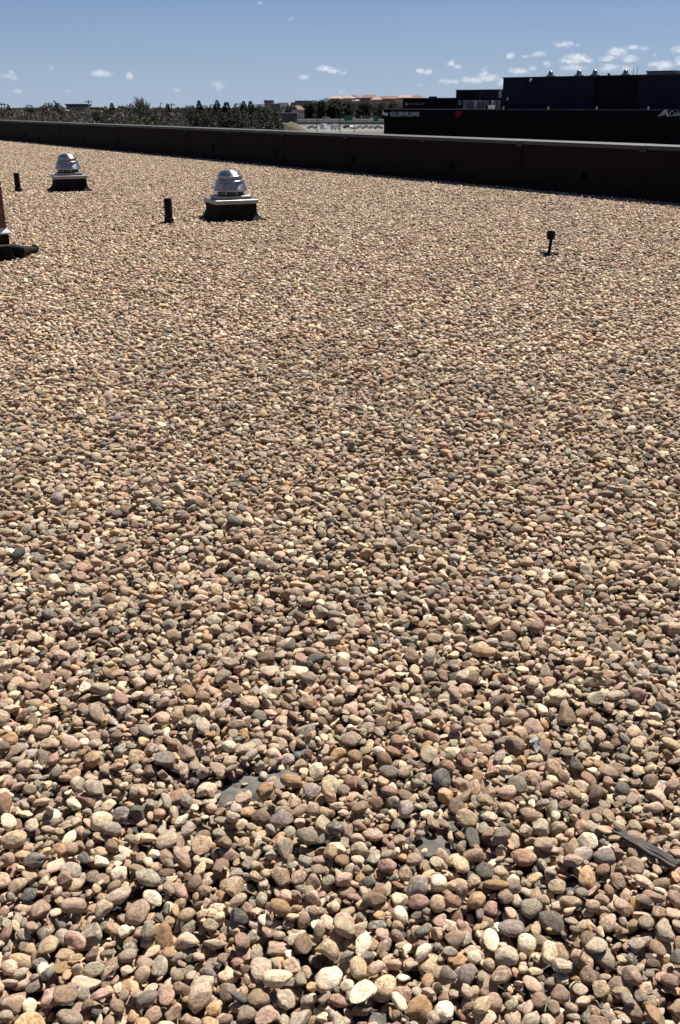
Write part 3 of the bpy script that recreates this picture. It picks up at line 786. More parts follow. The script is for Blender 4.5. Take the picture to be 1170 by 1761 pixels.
for p, q, w_ in (((0.8, 0.2), (0.8, 7.5), 1.5), ((2.6, 4.6), (1.6, 2.6), .9), ((1.6, 2.6), (3.6, -0.5), 1.0), ((4.2, 4.4), (5.2, -1.6), 1.3), ((5.2, -1.6), (6.6, 3.2), 1.2), ((6.6, 3.2), (7.9, -1.6), 1.3), ((7.9, -1.6), (9.6, 4.0), 1.0)):
    stroke(b, K(*p), K(*q), w_ * u_)
b.build('emblem', M['letter_bright'], lb_)
# small red two line sign
lettering('red_lettering', 'SIP', M['red'], lb_, fq(784.5), fz(790, 197.3), -0.04, fz(790, 191.5) - fz(790, 197.3), fq(797.5) - fq(784.5), 0.05)
lettering('red_lettering', 'OP', M['red'], lb_, fq(785.5), fz(790, 202.3), -0.04, fz(790, 198.0) - fz(790, 202.3), fq(792.5) - fq(785.5), 0.05)
# mountain mark and the name cut by the frame
b = MB(); x0, x1 = fq(1135), fq(1152); z0, z1 = fz(1143, 200.5), fz(1143, 189)
wd = (x1 - x0)
for p, q, w_ in (((0.0, 0.0), (0.62, 1.0), .07), ((0.66, 1.02), (1.0, 0.0), .16), ((0.22, 0.12), (0.62, .82), .045), ((0.40, 0.12), (0.66, .72), .045), ((0.56, 0.12), (0.70, .55), .045)):
    stroke(b, (x0 + p[0] * wd, z0 + p[1] * (z1 - z0)), (x0 + q[0] * wd, z0 + q[1] * (z1 - z0)), w_ * wd)
b.build('mountain_emblem', M['letter'], lb_)
lettering('lettering', 'Colo', M['letter'], lb_, fq(1153.5), fz(1160, 199.6), -0.04, fz(1160, 191) - fz(1160, 199.6), fq(1175) - fq(1153.5), 0.05)

# tall block
tb = building('warehouse_block', 'tall dark navy flat roofed block rising above the black storefront')
TO = 1.6
q0, q1 = fq(863, TO), fq(1300, TO)
ztop = fz(863, 133, TO)
MB().box(q0, q1, TO + 0.05, TO + 30, GZ, ztop - 0.12).build('wall', M['navy2'], tb)
bays = [863, 905, 940, 975, 1020, 1094, 1120, 1160, 1210, 1255, 1300]
for i, (a, b_) in enumerate(zip(bays[:-1], bays[1:])):
    dark = (i == 4)
    MB().box(fq(a, TO) + 0.02, fq(b_, TO) - 0.02, TO + (0.03 if dark else -0.02 - 0.02 * (i % 2)), TO + 0.06 if not dark else TO + 0.09, GZ, ztop - (0.9 if dark else 0.121)).build('wall_panel', M['navy2'] if dark else M['navy'], tb)
MB().box(q0 - 0.05, q1, TO - 0.10, TO + 30.1, ztop - 0.12, ztop).build('roof_edge', M['blackcap'], tb)

# middle building and its raised block
MO = 22.0
mb_ = building('office_block', 'low black block with dim grey sign behind the lettered storefront')
q0, q1 = fq(693, MO), fq(783.5, MO)
zt2 = fz(740, 168.3, MO)
MB().box(q0, q1, MO, MO + 18, GZ, zt2 - 0.1).build('wall', M['black'], mb_)
MB().box(q0 - 0.05, q1, MO - 0.05, MO + 18, zt2 - 0.1, zt2).build('roof_edge', M['blackcap'], mb_)
MB().box(fq(697.5, MO), fq(702.5, MO), MO - 0.12, MO - 0.004, fz(700, 181.5, MO), fz(700, 176.5, MO)).build('sign_square', M['letter_dim'], mb_)
lettering('lettering', 'METROLOGY', M['letter_dim'], mb_, fq(703.8, MO), fz(715, 180.8, MO), MO - 0.04, fz(715, 177.2, MO) - fz(715, 180.8, MO), fq(730, MO) - fq(703.8, MO), 0.04)
for px in (739.5, 746):
    MB().box(fq(px, MO + 3) - 0.25, fq(px, MO + 3) + 0.25, MO + 3, MO + 3.5, zt2 - 0.1, zt2 + 0.22).build('roof_hatch', M['blackcap'], mb_)
hb = building('stair_tower', 'square dark upper block with pale framed windows beside the navy block')
HO = 21.0
q0, q1 = fq(783.6, HO), fq(866, HO)
zt3 = fz(820, 154, HO); zm = fz(820, 169, HO)
MB().box(q0, q1 + 6, HO, HO + 14, GZ, zt3 - 0.12).build('wall', M['navy2'], hb)
MB().box(q0 - 0.05, q1 + 6, HO - 0.06, HO + 14, zt3 - 0.12, zt3).build('roof_edge', M['blackcap'], hb)
MB().box(fq(857, HO), fq(862.3, HO), HO - 0.10, HO - 0.004, fz(858, 168, HO), fz(858, 155.5, HO)).build('lit_side_strip', M['greyface'], hb)  # lighter strip: the block's sunlit side put on as colour
MB().box(fq(824, HO), fq(856.5, HO), HO - 0.05, HO - 0.003, fz(840, 167.5, HO), fz(840, 156, HO)).build('cladding_panel', M['navy'], hb)
wz0, wz1 = fz(830, 187, HO), fz(830, 172.5, HO)
wins = [(789, 794, .55, 0), (797, 800.5, 1, 1), (801, 808, 1, 1), (810, 816, 1, 2), (817, 820, 1, 3), (821, 830, 1, 1), (832, 836, .9, 2), (837, 841, .6, 0), (845, 849, 1, 3), (850, 853, .8, 1), (855, 861, 1, 2)]
for a, b_, hh, kind in wins:
    z0_ = wz0 if hh > .7 else wz0 + (wz1 - wz0) * 0.45
    xa, xb = fq(a, HO), fq(b_, HO); fwid = 0.10 if kind != 3 else (xb - xa) * 0.36
    fm = M['whiteframe'] if kind == 3 else M['greyframe']
    o = MB().box(xa, xa + fwid, HO - 0.10, HO - 0.004, z0_, wz1).box(xb - fwid, xb, HO - 0.10, HO - 0.004, z0_, wz1).box(xa + fwid, xb - fwid, HO - 0.10, HO - 0.004, wz1 - 0.12, wz1).box(xa + fwid, xb - fwid, HO - 0.10, HO - 0.004, z0_, z0_ + 0.1)
    o = o.build('window', fm, hb)
    MB().box(xa + fwid, xb - fwid, HO - 0.05, HO - 0.006, z0_ + 0.1, wz1 - 0.12).build('pane', M['glass'] if kind in (0, 2, 3) else material('drawn_blind', (0.10, 0.10, 0.105), 0.9), o)
# a white unit standing on the low roof in front of those windows
wu = empty('rooftop_box'); wu.matrix_world = BF; tag(wu, 'small white box standing on the low roof before the pale windows', 'roof unit')
qx = fq(843, 6)
MB().box(qx - 0.30, qx + 0.30, 6, 6.7, zt - 0.10, zt + 0.38, bev=0.03).build('housing', M['flashing'], wu)
MB().box(qx - 0.36, qx + 0.36, 5.95, 6.75, zt + 0.381, zt + 0.43).build('lid', M['flashing'], wu)

# lamps on the walls
for px, py, off, lab in ((911, 138, TO - 0.06, 'white floodlight high on the navy block near its corner'), (874, 170, TO - 0.06, 'small pale wall lamp below the floodlight on the navy block'),
                         (868, 186, -0.02, 'thin sign lamp on the storefront edge at the navy block corner'), (945, 186, -0.02, 'thin sign lamp on the storefront edge below the first roof fan'),
                         (1028, 186, -0.02, 'thin sign lamp on the storefront edge below the third roof fan'), (1117, 186, -0.02, 'thin sign lamp on the storefront edge next to the mountain emblem')):
    t = empty('wall_lamp'); t.matrix_world = BF; tag(t, lab, 'lamp', 'lamps on the dark building fronts')
    q = fq(px, off); z = fz(px, py, off); big = 1.5 if py == 138 else 1.0
    MB().box(q - 0.03, q + 0.03, off - 0.10, off, z - 0.16, z - 0.09).build('bracket', M['blackcap'], t)
    MB().box(q - 0.075 * big, q + 0.075 * big, off - 0.26, off - 0.10, z - 0.15, z + 0.16, Matrix.Translation((q, off, z)) @ Matrix.Rotation(R(25 if big > 1 else 8), 4, 'Y') @ Matrix.Translation((-q, -off, -z)), bev=0.02).build('lamp_head', M['lamp'], t)

# fans and other plant on the tall roof
for px, sc_, lab in ((943, 1.0, 'silver fan at the near corner end of the navy block roof'), (991, 1.0, 'silver fan with dark flank, second along the navy roof'), (1018, 1.0, 'silver fan close beside the second one on the navy roof'), (1070, 0.95, 'silver fan just before the two antennas on the navy roof')):
    c = copy_tree(vent); off = TO + 2.6
    c.matrix_world = BF @ Matrix.Translation((fq(px, off), off, ztop - 0.20)) @ Matrix.Scale(1.22 * sc_, 4)
    c['label'] = lab; c['group'] = 'fans on the navy block roof'
st = empty('roof_stack'); st.matrix_world = BF @ Matrix.Translation((fq(1042, TO + 2), TO + 2, ztop)); tag(st, 'small dark stack on the navy roof between two fans', 'vent pipe')
MB().lathe([(0.14, -0.1), (0.14, 0.16)], 14, True, True).build('pipe', M['blackcap'], st, smooth=40)
MB().lathe([(0.21, 0.16), (0.20, 0.2), (0.1, 0.28)], 14, True, True).build('rain_cap', M['blackcap'], st, smooth=40)
for px, hh, lab in ((1083, 0.75, 'shorter thin antenna mast on the navy roof beside the last fan'), (1089.5, 0.85, 'taller thin antenna mast on the navy roof beside the roof unit')):
    an = empty('antenna'); an.matrix_world = BF @ Matrix.Translation((fq(px, TO + 2), TO + 2, ztop)); tag(an, lab, 'antenna', 'antennas on the navy roof')
    MB().box(-0.1, 0.1, -0.1, 0.1, -0.02, 0.03).build('base', M['blackcap'], an)
    MB().tube([(0, 0, 0.03), (0, 0, hh)], [0.035, 0.022], 8).build('mast', M['blackcap'], an)
ru = empty('air_handler'); q_ = fq(1106, TO + 3); w_ = fq(1154, TO + 3) - q_
ru.matrix_world = BF @ Matrix.Translation((q_, TO + 3, ztop)); tag(ru, 'long grey rooftop air handler on the navy block roof', 'air handler')
MB().box(0, w_ * 0.45, 0, 1.8, -0.15, 0.32).build('housing', M['greyface'], ru)
MB().box(w_ * 0.45 + 0.02, w_, 0, 1.8, -0.15, 0.32).build('housing', M['greyface'], ru)
MB().box(-0.06, w_ * 0.88, -0.06, 1.86, 0.321, 0.43).build('lid', M['blackcap'], ru)
MB().box(w_ * 0.88 + 0.01, w_ + 0.05, -0.06, 1.86, 0.321, 0.43).build('lid', M['greyface'], ru)

# ------------------------------------------------------------------ far houses, lot, road furniture
M['bark'] = material('grey_bark', (0.10, 0.085, 0.07), 0.95, var=0.3, scale=2)
M['tile_red'] = material('terracotta_tile', (0.17, 0.085, 0.075), 0.9, var=0.25, scale=0.4)
M['tile_sunlit'] = material('sunlit_terracotta_tile', (0.33, 0.225, 0.195), 0.9, var=0.2, scale=0.4)  # terracotta paled to pink, sunlight put into the roof colour
M['wall_red'] = material('red_brown_wall', (0.26, 0.13, 0.11), 0.9, var=0.15, scale=0.4)
M['wall_pink'] = material('pinkish_stucco', (0.62, 0.47, 0.41), 0.9, var=0.12, scale=0.4)
M['wall_white'] = material('white_wall', (0.74, 0.74, 0.74), 0.8, var=0.06, scale=0.5)
M['wall_grey'] = material('blue_grey_wall', (0.12, 0.125, 0.14), 0.8, var=0.12, scale=0.5)
M['wall_tan'] = material('tan_wall', (0.32, 0.26, 0.2), 0.9, var=0.12, scale=0.5)
def house(name, label, px0, px1, ytop, yeave, D, wall, roofm, depth=12.0, rz=0.0, hip=0.3, wins=4, group=None, zbase=None):
    p0, p1 = at_y(px0, yeave, D), at_y(px1, yeave, D)
    zt_ = at_y((px0 + px1) / 2, ytop, D).z; ze = p0.z; w = p1.x - p0.x; zb = GZ if zbase is None else zbase
    t = empty(name, ((p0.x + p1.x) / 2, D, zb), rz); tag(t, label, 'house' if 'house' in name else 'building', group)
    hh = ze - zb; rh = max(0.15, zt_ - ze)
    MB().box(-w / 2, w / 2, 0, depth, 0, hh).build('wall', wall, t)
    b = MB(); e = 0.35; inset = w * hip
    if hip >= 0:
        bot = [(-w / 2 - e, -e, hh + .01), (w / 2 + e, -e, hh + .01), (w / 2 + e, depth + e, hh + .01), (-w / 2 - e, depth + e, hh + .01)]
        rl, rr = (-w / 2 + inset, depth / 2, hh + rh), (w / 2 - inset, depth / 2, hh + rh)
        b.poly(bot[::-1]).poly([bot[0], bot[1], rr, rl]).poly([bot[2], bot[3], rl, rr]).poly([bot[1], bot[2], rr]).poly([bot[3], bot[0], rl])
        bmesh.ops.remove_doubles(b.bm, verts=b.bm.verts, dist=0.001)
    else:
        b.box(-w / 2 - e, w / 2 + e, -e, depth + e, hh + 0.01, hh + rh)
    b.build('roof', roofm, t)
    for k in range(wins):
        x = -w / 2 + w * (k + 0.5) / wins; ww = min(0.8, w / wins * 0.3)
        f = MB().box(x - ww, x + ww, -0.08, -0.01, hh - 2.2, hh - 0.7).build('window', M['wall_white'] if wall is not M['wall_white'] else M['wall_grey'], t)
        MB().box(x - ww + .1, x + ww - .1, -0.11, -0.085, hh - 2.1, hh - 0.8).build('pane', M['glass'], f)
    return t
hg = 'red roofed houses on the far rise'
for args in (
    ('house', 'pale pink roofed house at the low end of the red roofed row', 568, 590, 165.0, 169.5, 900, M['wall_pink'], M['tile_sunlit'], 14, 0.1, .2),
    ('house', 'pink hip roofed house next to the end one on the far rise', 586, 606, 163.6, 168.8, 930, M['wall_pink'], M['tile_sunlit'], 14, -0.2, .3),
    ('house', 'dark red roofed house between two pink ones on the far rise', 602, 622, 163.2, 168.5, 950, M['wall_red'], M['tile_red'], 14, 0.2, .25),
    ('house', 'wide dark red roofed house highest on the far rise', 622, 650, 162.8, 168.0, 960, M['wall_red'], M['tile_red'], 16, 0.0, .15),
    ('house', 'pale stucco house front below the highest dark roof', 640, 658, 167.5, 171.0, 900, M['wall_pink'], M['tile_sunlit'], 12, 0.1, .3),
    ('house', 'long low red brown house with unbroken ridge on the far rise', 652, 692, 164.8, 169.5, 940, M['wall_red'], M['tile_red'], 14, 0.0, .08),
    ('house', 'pink roofed house at the upper end beside the black storefront', 682, 712, 163.0, 168.0, 920, M['wall_pink'], M['tile_sunlit'], 14, -0.1, .25),
    ('house', 'small cream house lower on the rise among trees', 610, 619, 171.0, 173.0, 860, M['wall_white'], M['tile_sunlit'], 8, 0.0, .3),
    ('house', 'dark hip roofed house half hidden behind the black storefront', 706, 730, 163.8, 168.5, 900, M['wall_grey'], M['tile_red'], 12, 0.0, .3)):
    house(*args, wins=5, group=hg)
fg = 'low white and grey buildings beyond the trees'
house('pavilion', 'dark flat slab building on pale base above the conifers', 455, 469.5, 172.3, 177.0, 760, M['wall_tan'], M['wall_grey'], 12, 0, -1, 2, fg)
house('office', 'low white flat building next to the dark slab', 467, 482, 177.8, 179.0, 720, M['wall_grey'], M['wall_white'], 10, 0.1, -1, 3, fg)
house('office', 'low white building with bright roof farther along', 479, 496, 176.5, 182.0, 740, M['wall_white'], M['wall_white'], 10, -0.1, -1, 4, fg)
house('office', 'small white building left of the blue grey block', 498, 512, 176.0, 181.5, 780, M['wall_white'], M['wall_grey'], 10, 0, -1, 3, fg)
house('office', 'blue grey flat block behind the small red roofed house', 508, 534, 173.0, 175.0, 790, M['wall_grey'], M['wall_grey'], 14, 0, -1, 4, fg)
house('house', 'small steep red roofed house with pale gable before the blue grey block', 512, 524, 181.5, 188.5, 640, M['wall_pink'], M['tile_red'], 9, 0.5, 0.05, 2, fg)
house('house', 'wide dark flat roofed house among bare trees', 114, 150, 178.6, 180.5, 330, M['bark'], M['bark'], 9, 0.1, -1, 5, 'houses among the bare trees')
house('house', 'small pale house low among bare trees at the photo edge', -12, 8, 192.5, 195.5, 250, M['wall_tan'], M['wall_tan'], 8, 0.2, .2, 2, 'houses among the bare trees')
house('house', 'small house with pale roof line beside the dark flat one', 98, 112, 187.5, 190.5, 270, M['wall_tan'], M['capgrey'], 7, 0.1, .2, 2, 'houses among the bare trees')
house('house', 'tan low roofed house beyond the utility pole', 153, 168, 182.0, 184.5, 330, M['bark'], M['wall_grey'], 8, 0, .2, 2, 'houses among the bare trees')
# open shed with pale flat roof
sh = empty('open_shed', (at_y(496.5, 195, 345).x, 345, GZ)); tag(sh, 'low open shed with a pale flat roof behind the grey pole', 'shed')
zr = at_y(496, 194, 345).z - GZ; zr2 = at_y(496, 196.6, 345).z - GZ; wsh = (at_y(512, 195, 345).x - at_y(481, 195, 345).x) / 2
MB().box(-wsh, wsh, 0, 6, zr2, zr).build('roof', M['concrete'], sh)
MB().box(-wsh + .4, wsh - .4, 5.2, 5.6, 0, zr2 - .01).build('back_wall', M['wall_grey'], sh)
for sx_ in (-1, -.33, .33, 1): MB().box(sx_ * (wsh - .4) - .12, sx_ * (wsh - .4) + .12, .3, .54, 0, zr2 - .01).build('post', M['capgrey'], sh)
# mound of dry grass
def mound(name, label, px, D, rx, ry, h):
    c = at_y(px, 200, D); b = bmesh.new(); n = 26; V = {}; rnd = random.Random(3)
    for i in range(n + 1):
        for j in range(n + 1):
            x, y = i / n * 2 - 1, j / n * 2 - 1; d = min(1, math.hypot(x, y))
            V[i, j] = b.verts.new((rx * x, ry * y, -0.2 + h * (0.5 + 0.5 * math.cos(math.pi * d)) * (1 + rnd.uniform(-.12, .12))))
    for i in range(n):
        for j in range(n): b.faces.new((V[i, j], V[i + 1, j], V[i + 1, j + 1], V[i, j + 1]))
    me = bpy.data.meshes.new(name); b.to_mesh(me); b.free(); me.polygons.foreach_set('use_smooth', [True] * len(me.polygons))
    o = link(name, me, M['drygrass']); o.location = (c.x, D, GZ); return tag(o, label, 'mound')
M['drygrass'] = terrain_mat('dry_grass_mound', (0.13, 0.10, 0.066), (0.095, 0.075, 0.048), (0.06, 0.05, 0.034), 0.4)
mound('dirt_mound', 'tan mound of dry grass by the grey pole beyond the parapet', 497, 325, 11, 8, 5.2)

def vehicle(name, px, py, D, kind, paint, rz, label, gz=None):
    c = at_y(px, 200, D); t = empty(name, (c.x, D, GZ + 0.02 if gz is None else gz), rz)
    tag(t, label, 'van' if kind == 'van' else 'car', 'vehicles parked on the pale lot')
    pr = ([(-2.5, .4), (2.5, .4), (2.55, 1.0), (2.3, 1.25), (1.6, 2.15), (1.2, 2.35), (-2.4, 2.35), (-2.5, 2.2)] if kind == 'van'
          else [(-2.2, .35), (2.2, .35), (2.25, .75), (1.9, .9), (1.0, 1.0), (.35, 1.45), (-1.2, 1.45), (-1.8, 1.0), (-2.2, .95)])
    hw_ = 0.98 if kind == 'van' else 0.88
    b = MB(); l = [b.bm.verts.new((x, -hw_, z)) for x, z in pr]; r_ = [b.bm.verts.new((x, hw_, z)) for x, z in pr]
    b.bm.faces.new(l); b.bm.faces.new(r_[::-1])
    for i in range(len(pr)): b.bm.faces.new((l[i], l[(i + 1) % len(pr)], r_[(i + 1) % len(pr)], r_[i]))
    b.build('body', paint, t)
    wx = ((0.9, 1.9, 1.3, 2.0) if kind == 'van' else (-1.1, .55, 1.02, 1.36))
    for s_ in (-1, 1): MB().box(wx[0], wx[1] - (.25 if kind == 'van' else 0.1), s_ * hw_ - .012, s_ * hw_ + .012, wx[2], wx[3]).build('side_window', M['glass'], t)
    for sx_ in (-1.45, 1.45):
        for s_ in (-1, 1):
            MB().tube([(sx_, s_ * (hw_ - .22), .34), (sx_, s_ * (hw_ + .02), .34)], .34, 12).build('wheel', M['dark'], t)
M['paint_white'] = material('white_paint', (0.8, 0.8, 0.8), 0.35, var=0.03)
M['paint_silver'] = material('silver_paint', (0.45, 0.46, 0.47), 0.35, var=0.03)
M['paint_dark'] = material('dark_paint', (0.03, 0.035, 0.045), 0.3, var=0.05)
for i, (px, D, kind, pt, rz, lab) in enumerate((
    (557, 470, 'van', 'paint_white', 1.3, 'white van parked broadside on the pale lot, nearest the tan mound'),
    (577, 462, 'van', 'paint_white', 1.0, 'white van parked at a slant, second on the pale lot'),
    (536, 480, 'car', 'paint_silver', 0.3, 'silver car parked on the lot beside the thin dark pole'),
    (598, 490, 'car', 'paint_dark', 0.4, 'dark car parked below the larger green road sign'),
    (607, 480, 'car', 'paint_white', 1.2, 'white car parked at the foot of the pale pole'),
    (619, 480, 'car', 'paint_white', 0.2, 'white car parked just past the pale pole'),
    (631, 485, 'car', 'paint_silver', 0.1, 'silver car parked mid lot before the smaller green sign'),
    (641, 480, 'car', 'paint_white', 0.0, 'white car parked below the smaller green road sign'),
    (651, 478, 'car', 'paint_silver', 0.1, 'silver car parked nearest the black storefront corner'))):
    vehicle('parked_van' if kind == 'van' else 'parked_car', px, 0, D, kind, M[pt], rz, lab)
vehicle('moving_car', 561, 0, 616, 'car', M['paint_white'], 0.0, 'white car driving along the raised highway', -5.54)

M['signgreen'] = material('green_sign_face', (0.01, 0.15, 0.085), 0.5, var=0.1, scale=0.5)
M['polegrey'] = material('grey_pole', (0.22, 0.215, 0.21), 0.8, var=0.15)
M['poledark'] = material('dark_wooden_pole', (0.055, 0.045, 0.038), 0.9, var=0.2)
for px0, px1, y0, y1, lab in ((592, 606, 199, 207, 'wide green highway sign on two posts beyond the lot'), (643, 651.5, 199.5, 208, 'narrow green highway sign next to the black storefront')):
    D = 570; a, b_ = at_y(px0, y1, D), at_y(px1, y0, D)
    t = empty('highway_sign', ((a.x + b_.x) / 2, D, GZ)); tag(t, lab, 'road sign', 'green highway signs')
    w = (b_.x - a.x) / 2; z0_, z1_ = a.z - GZ, b_.z - GZ
    MB().box(-w, w, -0.06, 0.0, z0_, z1_).build('sign_panel', M['signgreen'], t)
    MB().box(-w - .1, w + .1, 0.005, 0.06, z0_ - .1, z1_ + .1).build('sign_backing', M['polegrey'], t)
    for s_ in (-.6, .6): MB().box(s_ * w - .12, s_ * w + .12, 0.065, 0.25, 0, z1_).build('post', M['polegrey'], t)
for px, y0, D, mat, r_, arm, lab in ((480, 192, 300, 'polegrey', .17, 0, 'grey pole standing at the end of the pale roofed shed'), (545, 191, 420, 'poledark', .16, 0, 'thin dark pole on the lot next to the silver car'),
                               (585, 190, 420, 'poledark', .16, 0, 'thin dark pole standing between the white vans and the green sign'), (609.5, 189, 420, 'polegrey', .15, 1, 'pale lamp pole beside the wide green sign')):
    zt_ = at_y(px, y0, D).z - GZ
    t = empty('pole', (at_y(px, y0, D).x, D, GZ)); tag(t, lab, 'pole', 'poles beyond the parapet')
    MB().tube([(0, 0, 0), (0, 0, zt_)], [r_ * 1.2, r_ * .8], 8).build('shaft', M[mat], t)
    if arm:
        MB().box(-.5, .5, -.15, .15, zt_ - 3.4, zt_ - 2.7).build('lamp_head', M['lamp'], t)
    else: MB().box(-.3, .3, -.2, .2, zt_ + .002, zt_ + .16).build('pole_cap', M[mat], t)
for px, y0, D, lab in ((1.5, 176, 420, 'wooden utility pole at the photo edge over the trees'), (7, 176.5, 430, 'second wooden utility pole close beside the edge one'), (152, 171.5, 400, 'tall utility pole with crossarm beside the dark flat roofed house'), (211, 181, 400, 'utility pole rising among bare trees past the pointed pine'),(295,177,420,'utility pole just past the round topped pine')):
    zt_ = at_y(px, y0, D).z - GZ
    t = empty('utility_pole', (at_y(px, y0, D).x, D, GZ)); tag(t, lab, 'utility pole', 'utility poles among the trees')
    MB().tube([(0, 0, 0), (0, 0, zt_)], [.24, .17], 8).build('shaft', M['poledark'], t)
    MB().box(-1.5, 1.5, -.3, -.18, zt_ - .9, zt_ - .65).build('crossarm', M['poledark'], t)
    for s_ in (-1.3, -.6, .6, 1.3): MB().tube([(s_, -.24, zt_ - .648), (s_, -.24, zt_ - .4)], .08, 6).build('insulator', M['polegrey'], t)
gr = empty('guard_rail', (0, 599.4, -5.6)); tag(gr, 'pale guard rail along the raised highway edge', 'guard rail')
MB().box(-130, 150, 0, 0.12, 0.42, 0.85).build('rail', M['polegrey'], gr)
pm = MB().box(-.08, .08, .125, .3, 0.0, .8).mesh('post', M['polegrey'])
for i in range(70):
    o = bpy.data.objects.new('post', pm); COL.objects.link(o); o.parent = gr; o.location = (-128 + i * 4, 0, 0)

# ------------------------------------------------------------------ trees
def leaf_mat(name, c1, c2, rough=0.85):
    m = bpy.data.materials.new(name); m.use_nodes = True; nt = m.node_tree; p = nt.nodes['Principled BSDF']
    geo = nd(nt, 'ShaderNodeNewGeometry').outputs['Random Per Island']
    oi_ = nd(nt, 'ShaderNodeObjectInfo').outputs['Random']
    f = mth(nt, 'MULTIPLY_ADD', oi_, 0.4, mth(nt, 'MULTIPLY', geo, 0.6))
    nt.links.new(mixc(nt, f, c1, c2), p.inputs['Base Color'])
    p.inputs['Roughness'].default_value = rough; p.inputs['Specular IOR Level'].default_value = 0.2
    return m
M['needle'] = leaf_mat('dark_needles', (0.015, 0.023, 0.012), (0.036, 0.050, 0.024))
M['twig'] = leaf_mat('bare_twigs', (0.165, 0.145, 0.12), (0.245, 0.22, 0.18))
M['bud'] = leaf_mat('budding_twigs', (0.115, 0.108, 0.078), (0.17, 0.155, 0.115))

def tri_mesh(name, tris, mat):
    v = np.array(tris, np.float32).reshape(-1, 3); f = np.arange(len(v)).reshape(-1, 3)
    return np_mesh(name, v, f, mat, smooth=False)
def conifer_meshes(seed, shape):
    r = random.Random(seed); tris = []; H_ = 10.0
    for _ in range(2600):
        t = r.random() ** 0.8
        if shape == 'cone': rad = 2.7 * (1 - t) ** 0.72 * (0.86 + 0.14 * math.sin(t * 34 + seed)) + 0.08; z = 0.8 + t * 9.2
        elif shape == 'round': rad = 2.9 * math.sqrt(max(0.0, 1 - (2 * t - 0.85) ** 2 / 1.4)) * (0.8 + .2 * math.sin(t * 17 + seed)); z = 1.4 + t * 8.4
        else: rad = 1.55 * math.sqrt(max(0.02, 1 - (1.9 * t - 0.8) ** 2 / 1.3)); z = 0.7 + t * 9.2
        a = r.random() * 6.283
        lob = 0.78 + 0.22 * math.sin(3 * a + seed + t * 9)
        q = rad * lob * (r.random() ** 0.4)
        c = Vector((q * math.cos(a), q * math.sin(a), z - 0.18 * q))
        d = Vector((math.cos(a) + r.uniform(-.6, .6), math.sin(a) + r.uniform(-.6, .6), r.uniform(-.5, .35))).normalized()
        n_ = Vector((r.uniform(-1, 1), r.uniform(-1, 1), r.uniform(-1, 1))).cross(d).normalized(); l = r.uniform(.28, .6) * (0.4 + 0.6 * min(1.0, 2.2 * (1 - t)))
        tris += [c - n_ * l * .35, c + n_ * l * .35, c + d * l]
    cr = tri_mesh('crown', [p[:] for p in tris], M['needle'])
    tk = MB().tube([(0, 0, 0), (0, 0, 4), (0, 0, 9.3)], [.24, .17, .03], 7).mesh('trunk', M['bark'])
    return tk, cr
def bare_meshes(seed, spread, budf, upright=False):
    r = random.Random(seed); tk = MB(); tw = []
    def twig(p, d, l, w):
        n_ = d.cross(Vector((r.uniform(-1, 1), r.uniform(-1, 1), r.uniform(-1, 1)))).normalized()
        tw.append((p - n_ * w)[:]); tw.append((p + n_ * w)[:]); tw.append((p + d * l)[:])
    def grow(p, d, l, rad, lev):
        e = p + d * l; m_ = p.lerp(e, .5) + Vector((r.uniform(-1, 1), r.uniform(-1, 1), 0)) * l * .06
        if lev < 3: tk.tube([p, m_, e], [rad, rad * .85, rad * .65], 5 if lev else 7, False)
        else: twig(p, d, l, rad)
        if lev == 4:
            for _ in range(12):
                dd = (d + Vector((r.uniform(-1, 1), r.uniform(-1, 1), r.uniform(-.5, .9)))).normalized()
                twig(p.lerp(e, r.random()), dd, l * r.uniform(.4, .85), .042)
            return
        for k in range((4, 4, 4, 4)[lev] + (1 if r.random() < .4 else 0)):
            t = r.uniform(.45, 1.0) if lev else r.uniform(.55, 1.0)
            az_ = r.random() * 6.283; sp_ = spread * r.uniform(.55, 1.25)
            side = Vector((math.cos(az_), math.sin(az_), 0)); dd = (d + side * sp_ * (1.0 if lev < 2 else 1.45) + Vector((0, 0, (.2 if lev < 2 else 0.0) if not upright else .6))).normalized()
            grow(p.lerp(e, t), dd, l * (r.uniform(.52, .8) if lev < 2 or upright else r.uniform(.4, .62)), rad * (.5 if lev < 2 else .36), lev + 1)
    grow(Vector((0, 0, 0)), Vector((r.uniform(-.05, .05), r.uniform(-.05, .05), 1)), 3.6, .24, 0)
    v = np.array(tw, np.float32); hi = v[:, 2].max(); k = 10.0 / hi
    v *= k
    tris = v.reshape(-1, 3, 3)
    if budf:
        ctr = tris[RNG.random(len(tris)) < budf][:, 2]
        jit = RNG.normal(0, 0.14, (len(ctr), 3, 3)).astype(np.float32)
        tris = np.concatenate([tris, ctr[:, None, :] + jit])
    cr = tri_mesh('crown', tris, M['bud'] if budf else M['twig'])
    tk.xf(Matrix.Scale(k, 4)); tkm = tk.mesh('trunk', M['bark'])
    return tkm, cr
CON = {'cone': [conifer_meshes(i, 'cone') for i in range(4)], 'round': [conifer_meshes(10 + i, 'round') for i in range(3)], 'col': [conifer_meshes(20 + i, 'col') for i in range(2)]}
BARE = [bare_meshes(30 + i, .75, 0.0) for i in range(5)]; BUD = [bare_meshes(40 + i, .8, 0.55) for i in range(4)]; UPR = [bare_meshes(50 + i, .42, 0.0, True) for i in range(2)]
print('TREE', [len(t[1].polygons) for t in BARE + BUD + UPR])
